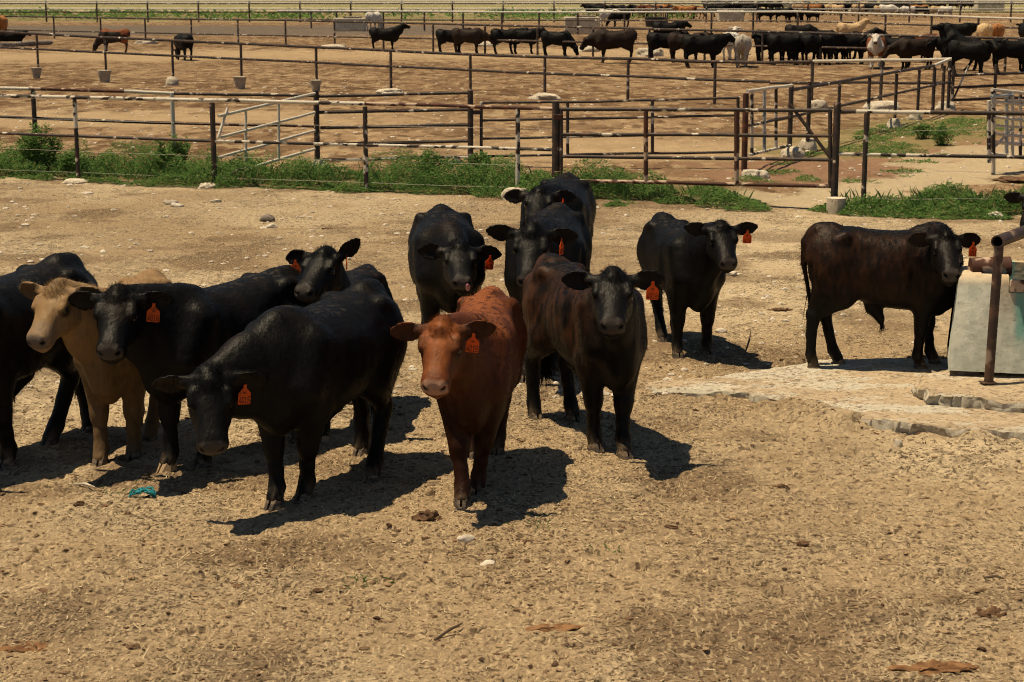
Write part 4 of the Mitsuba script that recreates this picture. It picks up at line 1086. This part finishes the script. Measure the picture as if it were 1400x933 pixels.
# ---------------------------------------------------------------- slab, trough and post at the right
from shapely.geometry import Polygon
def slab(poly, z, thick, seed, tilt=None, step=.035):
    """an uneven concrete slab with broken edges"""
    P = Polygon(poly)
    r = np.random.default_rng(seed)
    e = P.exterior; n = int(e.length / .022)
    ring = np.array([e.interpolate(i / n, normalized=True).coords[0] for i in range(n)])
    ring += np.stack([meshkit.noise(np.c_[ring * 3.1 + 5, np.full(n, q)], seed) for q in (0., 9.)], 1) * .10 - .05 + np.stack([meshkit.fbm(np.c_[ring * 13 + 5, np.full(n, q)], 3, seed) for q in (0., 9.)], 1) * .09 - .045
    m = trimesh.creation.extrude_polygon(Polygon(ring).buffer(0).buffer(-.004).simplify(.002), thick, engine='earcut')
    m = m.subdivide_to_size(.05, max_iter=14)
    v = np.array(m.vertices); top = v[:, 2] > thick * .5
    near_ = np.array([P.exterior.distance(q) for q in map(__import__('shapely').Point, v[:, :2])]) < .10
    rim = near_[:, None] * (np.stack([meshkit.fbm(v * [7, 7, 14] + q, 3, seed + 2) for q in (3., 41.)], 1) - .5)
    v[:, :2] += rim * .11
    v[:, 2] -= top * np.clip(.07 - np.array([P.exterior.distance(q) for q in map(__import__('shapely').Point, v[:, :2])]), 0, .07) * .55 * meshkit.fbm(v * [6, 6, 1] + 9, 2, seed + 4)
    v[:, 2] += z - thick
    if tilt is not None: v[:, 2] += tilt(v[:, 0], v[:, 1])
    v[:, 2] += top * (.018 * (meshkit.fbm(np.c_[v[:, :2] * 2.6, np.zeros(len(v))], 3, seed) - .5) + .010 * (meshkit.fbm(np.c_[v[:, :2] * 11, np.zeros(len(v))], 2, seed + 1) - .5))
    return v, m.faces
def slab_fn(p, n, uv):
    a = fbm(p.x * 1.7 + 3, p.y * 4.2, p.z, 4); b = fbm(p.x * 17, p.y * 21, p.z * 17, 3)
    c = mix(C3(.37, .335, .262), C3(.48, .445, .36), smoothstep(.35, .65, a * .5 + b * .5))
    dirt = mix(C3(.39, .305, .20), C3(.25, .18, .108), b)
    up = smoothstep(.5, .8, n.z)
    c = mix(c, dirt, smoothstep(.38, .56, a + (b - .5) * .55) * up * .90)
    c = c * (.82 + .36 * noise(p.x * 130, p.y * 130, p.z * 130))
    c = mix(c, C3(.105, .07, .042), smoothstep(.60, .70, fbm(p.x * 40, p.y * 48, p.z * 40, 2)) * up * .7)
    return mix(c, C3(.17, .13, .09), smoothstep(.62, .70, fbm(p.x * 22 + p.y * 9, p.y * 22 - p.x * 9, p.z * 24, 2)) * .6)
mat('slab_concrete', {'type': 'bumpmap', 'arbitrary': proc(concrete_h, 2e-3), 'scale': .008, 'bsdf': rough(proc(slab_fn), .9, .15)})
single('concrete_slab', ply(slab(lo, .058, .16, 3, lambda x, y: -.034 * np.clip((2.6 - x) / 1.5, 0, 1)), 'slab_concrete', smooth=85), 'worn dirt covered concrete slab with broken front edge around the water trough', 'slab')
up = [(2.911, 12.723), (2.937, 12.485), (3.246, 12.3), (3.728, 12.187), (4.407, 12.232), (4.822, 13.438), (4.084, 13.602), (3.352, 13.385), (3.08, 13.122)]
single('concrete_step', ply(slab(up, .145, .12, 6), 'slab_concrete', smooth=85), 'upper concrete step directly under the water trough', 'step')

TEAL = 3.80
def trough_fn(p, n, uv):
    a = fbm(p.x * 4, p.y * 4, p.z * 4, 4); b = fbm(p.x * 22, p.y * 22, p.z * 9, 3)
    c = mix(C3(.38, .405, .35), C3(.53, .54, .47), smoothstep(.35, .65, a * .5 + b * .5))
    rustdrip = smoothstep(.50, .62, noise(p.x * 9 + 4, 0, p.z * 1.2) * .7 + b * .3) * smoothstep(.45, .85, p.z)
    c = mix(c, C3(.34, .21, .10), rustdrip * .45)
    c = mix(c, C3(.42, .30, .17), smoothstep(.80, .90, p.z) * .75)
    teal = smoothstep(.12, .07, dr.abs(p.x - TEAL + (a - .5) * .06)) * smoothstep(.36, .50, p.z + (b - .5) * .25)
    c = mix(c, C3(.07, .30, .26), teal * .75)
    c = mix(c, C3(.10, .08, .06), smoothstep(.74, .78, fbm(p.x * 60 + p.z * 11, p.y * 46, p.z * 60 - p.x * 11, 2)) * .35)
    return c
mat('trough_concrete', {'type': 'bumpmap', 'arbitrary': proc(concrete_h, 2e-3), 'scale': .004, 'bsdf': rough(proc(trough_fn), .85, .2)})
tx, ty = (3.249, 13.051)
tz = .15
TURN = T().translate([tx, ty, 0]).rotate([0, 0, 1], -13).translate([-tx, -ty, 0])
wt = thing('water_trough', 'pale green concrete water trough with teal patch and rusty rim', 'trough')
import manifold3d as m3
def hull(pts): 
    m = trimesh.convex.convex_hull(np.array(pts)); return m3.Manifold(m3.Mesh(np.asarray(m.vertices, np.float32), np.asarray(m.faces, np.uint32)))
def rounded(x0, x1, y0, y1, z0, z1, tap, rad):
    pts = []
    for sx, X in ((1, x0), (-1, x1)):
        for sy, Yy in ((1, y0), (-1, y1)):
            pts += [(X, Yy, z0)]
            for a in np.linspace(0, math.pi / 2, 5):
                pts.append((X + sx * (tap + rad * (1 - math.sin(a))), Yy + sy * (tap + rad * (1 - math.sin(a)) * 1.0), z1 - rad * (1 - math.cos(a)) ))
    return hull(pts)
W_, D_, H_ = 2.3, 1.0, .745
outer = rounded(tx, tx + W_, ty, ty + D_, tz + .035, tz + H_, .045, .055)
inner = m3.Manifold.cube((W_ - .42, D_ - .36, .5)).translate((tx + .21, ty + .18, tz + H_ - .34))
notch = m3.Manifold.cube((.155, .45, .12)).translate((tx + .405, ty - .05, tz + H_ - .115))
body = outer - inner - notch
mm = body.to_mesh()
part(wt, 'basin', ply((mm.vert_properties[:, :3], mm.tri_verts), 'trough_concrete', smooth=30, to_world=TURN))
part(wt, 'bracket', ply(cat([box((tx + .485, ty + .035, tz + H_ - .06), (.15, .025, .09), 0, .006), pipe((tx + .42, ty + .05, tz + H_ - .05), (tx + .56, ty + .05, tz + H_ - .05), .030, 10)]), 'steel_rusty', smooth=40, to_world=TURN))
part(wt, 'float_cover', ply(cat([pipe((tx + .13, ty + .30, tz + H_ + .025), (tx + .42, ty + .36, tz + H_ + .035), .075, 16)]), 'steel_rusty', smooth=40, to_world=TURN))
mat('plank_wood', rough(proc(lambda p, n, uv: mix(C3(.34, .20, .115), C3(.46, .33, .20), fbm(p.x * 2, p.y * 38, p.z * 38, 3))), .85, .2))
part(wt, 'plank', ply(box((tx + 1.42, ty + .52, tz + H_ + .030), (1.7, .30, .05), .0, .008), 'plank_wood', to_world=TURN))
mat('water_surface', {'type': 'principled', 'base_color': {'type': 'rgb', 'value': [.03, .045, .035]}, 'roughness': .05, 'specular': .5})
part(wt, 'water', ply(box((tx + W_ / 2, ty + D_ / 2, tz + H_ - .16), (W_ - .43, D_ - .37, .05)), 'water_surface', to_world=TURN))
for dx in (.05, W_ - .05):
    part(wt, 'foot', ply(box((tx + dx + (.1 if dx < 1 else -.1), ty + D_ / 2, tz + .01), (.16, D_ - .14, .07), 0, .008), 'stone_dark', to_world=TURN))
# rail post in front of the trough
sp = thing('pipe_rail', 'brown steel pipe rail with upright standing in front of the trough', 'rail')
bx, by = (3.477, 12.776)
part(sp, 'post', ply(pipe((bx, by, .0), (bx + .032, by + .02, 1.165), .034, 20), 'steel_brown', smooth=40))
part(sp, 'base_plate', ply(box((bx, by, .155), (.11, .09, .010), .2, .003), 'steel_brown'))
top = np.array([bx + .036, by + .02, 1.195]); dirn = unit([.50, .86, -.02])
m_out = trimesh.creation.annulus(.037, .046, 1.9, sections=24)
R_ = trimesh.geometry.align_vectors([0, 0, 1], dirn); m_out.apply_transform(R_); m_out.apply_translation(top + dirn * .88)
part(sp, 'rail', ply(m_out, 'steel_brown', smooth=40))
part(sp, 'post', ply(pipe((top[0] + dirn[0] * 1.7, top[1] + dirn[1] * 1.7, 0), tuple(top + dirn * 1.7 - [0, 0, .05]), .040, 16), 'steel_rusty', smooth=40))

# ---------------------------------------------------------------- small things on the ground
def on_ground(x, y, dz=0.0): return np.array([x, y, gz(x, y) + dz])
for i, ((x, y), rx, ry, rz, m, lab) in enumerate((
        ((-0.254, 9.47), .050, .032, .030, 'stone', 'pale flat stone lying below the red cow'), ((-3.172, 23.057), .10, .08, .075, 'stone_dark', 'dark grey stone on bare dirt left of centre near the fence'),
        ((-3.04, 22.485), .07, .05, .04, 'stone', 'pale stone in front of the dark grey stone'), ((-4.751, 24.87), .10, .06, .04, 'stone', 'pale stone pair nearest the left gate post'),
        ((-4.608, 24.535), .085, .06, .05, 'stone', 'lighter stone just below the gate post stones'), ((-4.16, 25.128), .08, .06, .035, 'stone', 'small white stone right of the left gate post'),
        ((6.308, 23.279), .10, .09, .075, 'stone', 'white stone on the dirt left of the steel rail'), ((6.54, 23.97), .08, .06, .05, 'stone', 'white stone touching the weeds at the right'),
        ((6.117, 23.97), .08, .05, .03, 'stone', 'low white stone beside the right weeds'), ((2.584, 11.628), .030, .026, .035, 'stone', 'small white stone below the slab corner'),
        ((-0.124, 9.099), .04, .03, .02, 'stone', 'small pale pebble in the centre foreground'), ((2.311, 18.648), .06, .05, .03, 'stone', 'pale stone right of the small black steer'),
        ((1.849, 15.556), .05, .04, .03, 'stone', 'white stone between the small black steer and the right one'), ((-6.203, 26.117), .09, .05, .03, 'stone', 'white stone beside the flaky left post'),
        ((2.797, 12.223), .060, .05, .05, 'stone_dark', 'dark stone wedged in the broken slab edge'))):
    single('stone', ply(tuple(a if j else a + on_ground(x, y, rz * .35) for j, a in enumerate(lump(rx, ry, rz, 200 + i, 2, .5, 1.3))), m, smooth=35), lab, 'stone', 'loose stones on the dirt')
for i, ((x, y), rx, ry, rz, m, lab) in enumerate((
        ((-0.479, 9.899), .10, .07, .05, 'dung', 'dark clump of dung left of the front hooves of the red cow'), ((0.226, 8.106), .17, .07, .022, 'dung_dry', 'reddish brown dried dung pat in the centre foreground'),
        ((-2.267, 7.855), .20, .09, .024, 'dung_dry', 'brown dried dung pat in the near left corner'), ((1.881, 7.575), .24, .09, .030, 'dung_dry', 'large brown dung pat in the near right corner'),
        ((1.659, 10.606), .07, .05, .025, 'dung', 'dark brown dung clump below the slab'), ((1.589, 9.378), .06, .05, .035, 'dung', 'dark rounded dung lump in the right foreground'),
        ((2.522, 16.572), .12, .08, .035, 'dung', 'dark dung pat on bare dirt left of the right steer'),
        ((-2.55, 10.165), .05, .04, .03, 'dung', 'small dark dung lump below the tan calf'), ((-2.315, 22.347), .16, .08, .02, 'dung', 'dark dung patch on the dirt above the small black calf'),
        ((2.324, 8.267), .09, .06, .03, 'dung', 'dark dung clump at the right edge foreground'), ((-2.221, 9.971), .035, .03, .03, 'dung', 'dark round clod below the blue twine'))):
    v0, f0 = lump(rx * .75, ry * .75, rz * .8, 300 + i, 4, .8, 2.6)
    v0 = v0 + .034 * (meshkit.fbm(v0 * 34 + 20, 3, i) - .5)[:, None]
    single('dung_pat', ply((v0 + on_ground(x, y, -.009), f0), m, smooth=30), lab, 'dung', 'dung pats on the dirt')
for i, (a, b, lift, lab) in enumerate((((-0.362, 7.94), (-0.237, 8.106), .015, 'dark straight stick lying in the centre foreground'), ((1.918, 14.473), (1.994, 14.684), .17, 'thin twig standing up beside the small black steer'), ((2.421, 8.778), (2.507, 8.721), .012, 'short dark stick in the right foreground'), ((-2.691, 10.606), (-2.519, 10.444), .02, 'pale crooked root below the tan calf'))):
    p, q = on_ground(*a, .008), on_ground(*b, .008 + lift)
    mid_ = (p + q) / 2 + [.01, .0, .012]
    single('stick', ply(cat([pipe(p, mid_, .006, 7, .008), pipe(mid_, q, .008, 7, .004)]), 'wood_stick' if i != 3 else 'stone', smooth=40), lab, 'stick')
x, y = (-2.201, 10.334)
r = np.random.default_rng(77); tw_ = []
for k in range(7):
    pts = [on_ground(x, y, .02) + np.array([-.07 + .14 * t, .025 * math.sin(6 * t + k), .022 * math.sin(3.1 * t)]) + r.normal(0, .009, 3) for t in np.linspace(0, 1, 7)]
    tw_ += [pipe(pts[i], pts[i + 1], .0055, 5) for i in range(6)]
single('twine_scrap', ply(cat(tw_), 'twine', smooth=40), 'scrap of blue green baling twine on the dirt', 'twine')
x, y = (-0.771, 29.482)
tb = [np.array([x - .28 + .07 * k, y + .05 * math.sin(k), .06 + .10 * math.sin(min(k, 4) * .8)]) for k in range(10)]
single('rubber_scrap', ply(cat([pipe(tb[k], tb[k + 1], .055 if k < 5 else .035, 10) for k in range(9)]), 'rubber', smooth=40), 'black piece of curled rubber at the foot of the tall dark post', 'rubber')
v0, f0 = lump(.42, .30, .05, 411, 3, .5, 2.0); x, y = (7.989, 27.911)  # dung coloured mound added where a cast shadow lies
single('shadow_mound', ply((v0 + [x, y, .02], f0), 'dung', smooth=40), 'low dark mound in place of a cast shadow below the chute panels', 'dung')

# ---------------------------------------------------------------- the near cattle
PI = math.pi
near_group = 'black cattle in the front pen'
make_cow('cow', 'black steer with lowered head and orange tag, nearest of the herd', 'black', {'at': [-1.143, 10.594], 'yaw': -2.0025, 'size': 1.0, 'hooves': {'FL': [0.333, 0.046], 'FR': [0.523, -0.038], 'HL': [-0.185, 0.214], 'HR': [-0.729, -0.16]}, 'head': [0.937, -0.178, 0.821], 'face': [0.503, 0.357, -0.787], 'roll': 0.03, 'seed': 1, 'ear': (0.26, 0.12, 0), 'rump': 0.035, 'sheath': 0.01, 'fat': 0.93, 'hs': 1.06}, h=.0115, tag=[(1, .36, .25, .1)])
make_cow('cow', 'red brown cow facing the camera with an orange tag', 'red', {'at': [-0.193, 10.747], 'yaw': -1.676, 'size': 0.95, 'hooves': {'FL': [0.385, 0.022], 'FR': [0.652, -0.036], 'HL': [-0.633, 0.036]}, 'head': [0.813, -0.123, 1.119], 'face': [0.764, -0.032, -0.645], 'seed': 2, 'ears': {1: (0.02, 0.22, 0), -1: (0.14, 0.05, 0)}, 'rump': 0.0, 'coat_hairs': 9000, 'fat': 0.78, 'hs': 1.06, 'tail_side': 0.05}, h=.0115, tag=[(1, .32, .0, .12)])
make_cow('cow', 'brownish black steer looking straight ahead right of the red cow', 'brownblack', {'at': [0.488, 11.856], 'yaw': -1.1848, 'size': 1.0, 'hooves': {'FL': [0.605, 0.024], 'FR': [0.345, -0.065], 'HL': [-0.421, 0.112], 'HR': [-0.562, -0.12]}, 'head': [0.741, -0.144, 1.175], 'face': [0.791, -0.38, -0.481], 'seed': 3, 'ears': {1: (-0.08, 0.1, 0), -1: (0.1, 0.2, 0)}, 'coat_hairs': 9000, 'fat': 0.67, 'hs': 1.06, 'sheath': 0.01}, h=.0115, tag=[(1, .62, .1, .05)])
make_cow('cow', 'small black steer standing alone, head turned to its left', 'black', {'at': [1.413, 14.826], 'yaw': -1.3472, 'size': 0.92, 'hooves': {'FL': [0.331, 0.162], 'FR': [0.425, -0.152], 'HR': [-0.309, -0.056]}, 'head': [0.818, 0.08, 1.174], 'face': [0.836, -0.085, -0.543], 'seed': 4, 'ears': {1: (-0.18, 0.05, 0), -1: (0.0, 0.3, 0)}, 'rump': 0.022, 'fat': 0.8, 'hs': 1.04, 'sheath': 0.02}, h=.013, tag=[(1, .55, .1, .05)])
make_cow('cow', 'brownish black steer standing side on at the water trough', 'brownblack', {'at': [2.909, 13.827], 'yaw': -0.0687, 'size': 0.97, 'z': 0.045, 'hooves': {'FR': [0.357, -0.061], 'FL': [0.525, 0.149], 'HR': [-0.645, -0.121], 'HL': [-0.39, 0.066]}, 'head': [0.484, -0.283, 1.063], 'face': [0.011, -0.879, -0.477], 'lx': 0.86, 'fat': 0.88, 'hs': 1.08, 'seed': 5, 'brown': 0.62, 'coat_hairs': 9000, 'sheath': 0.09, 'tuft': 700, 'fuzz': 2600}, h=.0125, tag=[(1, .62, .1, .05)])
make_cow('cow', 'black cow with an orange tag standing behind the tan calf', 'black', {'at': [-1.84, 11.32], 'yaw': -2.1765, 'size': 1.0, 'hooves': {'FR': [0.515, -0.053], 'FL': [0.31, 0.058]}, 'head': [0.842, -0.061, 1.122], 'face': [0.67, 0.452, -0.589], 'seed': 6, 'rump': -0.01, 'hs': 1.06, 'fat': 0.85, 'pale': ['FR'], 'ear': (0.2, 0.2, 0)}, h=.012, tag=[(1, .42, .0, .1)])
make_cow('cow', 'tan calf looking left between two black cattle', 'tan', {'at': [-2.516, 11.575], 'yaw': -1.6561, 'size': 0.95, 'hooves': {'FL': [0.318, 0.086], 'FR': [0.524, -0.079], 'HL': [-0.124, 0.071]}, 'head': [0.816, -0.192, 1.214], 'face': [0.755, -0.2, -0.625], 'seed': 7, 'rump': -0.02, 'hs': 1.04, 'fat': 0.72}, h=.012)
make_cow('cow', 'black steer cut off by the left edge, tan calf before it', 'black', {'at': [-3.238, 11.315], 'yaw': -1.9806, 'size': 1.05, 'hooves': {'FL': [0.237, 0.129], 'HL': [-0.283, 0.043], 'HR': [-0.665, 0.064]}, 'seed': 8, 'rump': 0.035, 'fat': 0.9, 'sheath': 0.04}, h=.014)
make_cow('cow', 'black calf with raised head and pricked ear behind the others', 'black', {'at': [-1.123, 12.313], 'yaw': -1.703, 'size': 0.88, 'hooves': {'FR': [0.749, -0.071]}, 'head': [0.667, -0.032, 1.376], 'face': [0.894, -0.202, -0.4], 'hs': 1.12, 'pale': ['FR'], 'seed': 9, 'fat': 0.7, 'rump': -0.02, 'ears': {1: (-0.85, 0.55, 1.1), -1: (0.12, 0.1, 0)}}, h=.012, tag=[(-1, .55, .4, .0), (1, .3, 1.3, .0)])
gk = make_cow('cow', 'black cow licking its nose with a pink tongue', 'black', {'at': [-0.548, 14.71], 'yaw': -1.4729, 'size': 1.0, 'head': [0.806, 0.057, 0.945], 'face': [0.929, -0.013, -0.369], 'seed': 10, 'ears': {1: (0.16, 0.1, 0), -1: (0.02, 0.2, 0)}, 'fat': 0.95, 'hs': 1.08}, h=.013, tag=[(1, .55, .35, .1)])
make_cow('cow', 'black cow standing behind the brownish black steer', 'black', {'at': [0.298, 14.188], 'yaw': -1.7124, 'size': 1.05, 'hooves': {'FR': [0.65, -0.096], 'FL': [0.422, 0.077]}, 'head': [0.803, -0.024, 1.095], 'face': [0.766, 0.027, -0.642], 'seed': 11, 'ears': {1: (0.22, 0.2, 0), -1: (-0.1, 0.1, 0)}, 'fat': 0.9, 'hs': 1.08}, h=.013, tag=[(1, .40, 1.0, .0)])
make_cow('cow', 'black cow hindmost of the herd, close to the gate', 'black', {'at': [0.444, 16.986], 'yaw': -1.7374, 'size': 1.02, 'head': [0.809, -0.055, 1.085], 'face': [0.929, 0.064, -0.363], 'seed': 12, 'fat': 0.95, 'hs': 1.06}, h=.014, tag=[(1, .40, 1.0, .0)])
make_cow('cow', 'black cow mostly outside the right edge, only its ear showing', 'black', {'at': [5.497, 17.356], 'yaw': -2.3914, 'size': 1.0, 'head': [0.778, 0.021, 1.016], 'face': [0.702, 0.343, -0.624], 'seed': 13}, h=.016)
key, fr, tw = gk
hp = fr['hp']
tg = [pipe(hp(.405, .020, -.045), hp(.425, .038, -.035), .022, 10, .021), pipe(hp(.425, .038, -.035), hp(.423, .050, -.005), .021, 10, .014)]
tm = [trimesh.creation.icosphere(2, 1.0)]; t0 = tm[0]; V0 = np.array(t0.vertices)
tv = hp(.412, .036, -.032) + (V0[:, :1] * .016 * fr['M'][0] + V0[:, 1:2] * .020 * fr['M'][1] + V0[:, 2:] * .034 * fr['M'][2])
part(key, 'tongue', ply((tv, np.array(t0.faces)), 'tongue_flesh', smooth=True, to_world=tw))

# ---------------------------------------------------------------- cattle in the pens behind
POSES = dict(stand=dict(head=(.92, 0, 1.12), face=(.86, 0, -.5)), down=dict(head=(.92, 0, .42), face=(.35, 0, -.93)), low=dict(head=(.98, 0, .80), face=(.6, 0, -.8)), up=dict(head=(.92, 0, 1.28), face=(.98, 0, -.18)),
             turn=dict(head=(.82, -.22, 1.12), face=(.35, -.8, -.45)), walk=dict(head=(.96, .05, 1.05), face=(.8, .1, -.6), hooves=dict(FL=(.60, .14), FR=(.30, -.14), HL=(-.66, .13), HR=(-.34, -.13))))
CACHE = {}
def herd(label, coat, pose, p, yaw, size=1.04, pitch=0.0, dz=0.0, group=None, h=.034, name='cow', cat_='cow', roll=0.0):
    k = (coat, pose, h)
    if k not in CACHE: CACHE[k] = far_mesh({**POSES[pose], 'seed': len(CACHE) + 50, 'fat': 1.04}, coat, h)
    tw = T().translate([p[0], p[1], dz]).rotate([0, 0, 1], yaw).rotate([0, 1, 0], -pitch).scale(size * .88)
    return single(name, {**CACHE[k], 'to_world': tw}, label, cat_, group)
herd('red backed cow with black belly in the left pen', 'redblack', 'down', (-17.858, 81.553), 190)
herd('black cow grazing, seen from the rear in the left pen', 'black', 'down', (-13.303, 73.577), 118)
herd('black cow lying down at the far left edge', 'black', 'stand', (-27.249, 98.623), 8, dz=-.50)
herd('tan cow behind the lying black cow at the far left edge', 'orange', 'stand', (-29.609, 105.513), 100, 1.2)
herd('black steer with outstretched head right of the concrete box', 'black', 'up', (-5.913, 84.291), 3, 1.05)
herd('black cow facing right with another cow overlapping it', 'black', 'stand', (-2.73, 81.553), 12)
herd('brownish black cow with lowered head beside the overlapped cow', 'brown', 'low', (-1.952, 80.679), -6, 1.1)
herd('black cow with hanging tail in the middle pair', 'black', 'stand', (-0.228, 80.679), 6, 1.08)
herd('black cow with level head, right one of the middle pair', 'black', 'stand', (0.488, 80.679), -3, 1.08)
herd('black cow grazing alone beyond the long fence', 'black', 'down', (1.923, 78.165), -14)
herd('dark bull like cow with its tail held out, facing left', 'brown', 'low', (4.002, 70.804), 176, 1.28)
herd('black cow standing across behind the cluster', 'black', 'stand', (7.908, 92.573), 4, 1.15)
herd('black cow at the left end of the long cluster', 'black', 'stand', (6.177, 73.577), 12, 1.1)
herd('brownish black cow second from the left end of the cluster', 'brown', 'turn', (6.867, 71.478), -12, 1.12)
herd('black cow facing right in front of the pale cow', 'black', 'stand', (7.037, 67.013), 5, 1.18)
herd('pale grey cow standing among the black cluster', 'pale', 'down', (8.575, 67.617), 80, 1.15)
herd('white headed cow half hidden behind the pale cow', 'white', 'up', (8.936, 74.304), 70, 1.1)
for i, (px_, a, lab) in enumerate(((0, 10, 'black cow directly right of the pale cow'), (1, 12, 'black cow second right of the pale cow'), (2, 165, 'black cow third right of the pale cow'), (3, 20, 'black cow fourth right of the pale cow'), (4, 8, 'black cow fifth right of the pale cow'), (5, 3, 'black cow touching the white faced cow'))):
    herd(lab, 'black', ('stand', 'turn', 'low', 'stand', 'turn', 'up')[i], ((10.272, 71.478), (10.495, 69.494), (11.205, 70.804), (11.729, 69.494), (12.577, 70.804), (13.112, 70.143))[i], a, 1.15, group='black cattle standing in a tight row')
for p_, a_, lab_ in (((11.084, 75.046), 186, 'black cow in the second rank left in the tight row'), ((12.174, 74.304), 6, 'black cow in the second rank middle of the tight row'), ((13.494, 74.304), 174, 'black cow in the second rank right in the tight row'), ((13.924, 72.164), 12, 'black cow peeping past the white faced cow')):
    herd(lab_, 'black', 'stand', p_, a_, 1.12, group='black cattle standing in a tight row')
herd('white faced red cow facing the camera in the row', 'redwhite', 'stand', (13.334, 66.42), -103, 1.2)
herd('black cow side on right of the white faced cow', 'black', 'stand', (14.129, 67.013), 172, 1.12)
herd('brown cow facing left in front of the mounting steer', 'brown', 'low', (14.502, 65.265), 190, 1.12)
herd('black steer mounting the brown cow', 'black', 'stand', (15.421, 63.604), 165, 1.10, pitch=24, dz=.25)
herd('red cow half hidden behind the brown cow', 'red', 'stand', (15.87, 71.478), 10, 1.05)
herd('black steer looking at the camera right of the mounting pair', 'black', 'turn', (15.669, 62.026), -24, 1.12)
herd('black cow behind the steer looking at the camera', 'black', 'stand', (15.999, 64.702), 170, 1.1)
herd('black cow side on at the right edge', 'black', 'stand', (17.529, 63.604), 4, 1.12)
herd('black white faced cow behind the tight row', 'blackwhite', 'low', (13.977, 88.239), 5, 1.1)
herd('cream cow facing right behind the tight row', 'cream', 'up', (17.195, 92.573), 18, 1.1)
herd('black cow walking right behind the mounting steer', 'black', 'walk', (21.878, 89.284), 0, 1.15)
herd('pale tan cow seen from the rear at the right', 'cream', 'down', (22.939, 88.239), 84, 1.15)
herd('orange tan cow beside the pale tan one', 'orange', 'low', (24.141, 90.354), 70, 1.1)
herd('black cow at the right edge behind the tan cows', 'black', 'stand', (25.038, 88.239), 95, 1.1)
herd('white cow seen from the rear near the concrete box', 'white', 'down', (-9.324, 122.627), 62, 1.2)
herd('white cow with lowered head in front of the far herd', 'white', 'low', (7.264, 135.83), 4, 1.2)
herd('black cow beside the white cow of the far herd', 'black', 'down', (7.942, 133.436), 170, 1.15)
# the far herds
r = np.random.default_rng(91)
def row(a, b, n, coats, where):
    a, b = np.array(a), np.array(b)
    for i in range(n):
        p = a + (b - a) * ((i + .5) / n) + [r.normal(0, .4), r.normal(0, 2.0)]
        c = coats[int(r.integers(len(coats)))]
        cn = {'blackwhite': 'white faced black'}.get(c, c)
        herd(f'far {cn} cow {where}', c, ('stand', 'low', 'down', 'turn', 'walk')[int(r.integers(5))], p, float(r.choice([0, 180]) + r.normal(0, 26)), float(r.uniform(1.0, 1.2)), group=f'far {cn} cows {where}', h=.05)
row((7.54, 177.074), (13.73, 169.178), 10, ['black'], 'in the row above the white cow')
row((11.817, 173.036), (16.955, 165.487), 8, ['red', 'red', 'orange'], 'in the reddish bunch of the far herd')
row((15.293, 169.178), (24.618, 185.741), 12, ['black'], 'right of the reddish bunch')
row((23.389, 224.105), (34.306, 205.886), 22, ['black', 'black', 'black', 'white', 'blackwhite'], 'in the dark band at the top')
row((20.99, 149.205), (24.589, 149.205), 5, ['black', 'black', 'white'], 'in front of the dark band')
row((29.821, 190.4), (40.101, 169.178), 20, ['black', 'cream', 'black', 'orange', 'white', 'cream'], 'in the mixed row at the top right')
row((40.781, 230.914), (56.674, 224.105), 24, ['black', 'black', 'brown', 'cream'], 'in the last row at the top right')
# concrete boxes in the pens
for i, ((x, y), wd, dp, hg, lab) in enumerate((((-10.826, 120.671), 2.1, 1.2, .85, 'long concrete water box near the white cow'), ((4.382, 113.431), 2.2, 1.4, 1.05, 'concrete water box behind the bull like cow'), ((18.726, 155.319), 2.2, 1.6, .9, 'concrete water box among the far black herd'), ((39.844, 205.886), 3.0, 1.8, 1.0, 'far concrete box behind the cream cow'), ((57.239, 217.685), 3.2, 2, 1.1, 'far concrete box at the top right'))):
    k = thing('concrete_box', lab, 'box')
    part(k, 'basin', ply(box((x, y + dp / 2, hg / 2), (wd, dp, hg), 0, .05), 'concrete'))
    part(k, 'lid', ply(box((x + wd * .1, y + dp / 2, hg + .05), (wd * .55, dp * .8, .10), 0, .02), 'stone_dark'))
for i, ((x, y), lab) in enumerate((((10.571, 133.436), 'black feed tub among the far cattle'), ((-14.226, 88.239), 'weathered log on the pen floor at the left'))):
    if i == 0:
        single('feed_tub', ply(cat([pipe((x, y, 0), (x, y, .7), .75, 16, .85)]), 'rubber', smooth=40), lab, 'tub')
p, q = np.append((-25.188, 89.284), .1), np.append((-23.499, 92.573), .14)
single('log', ply(cat([pipe(p, q, .16, 10, .12, segs=4, bow=.04)]), 'stone_dark', smooth=40), 'weathered log lying in the left pen behind the fence', 'log')
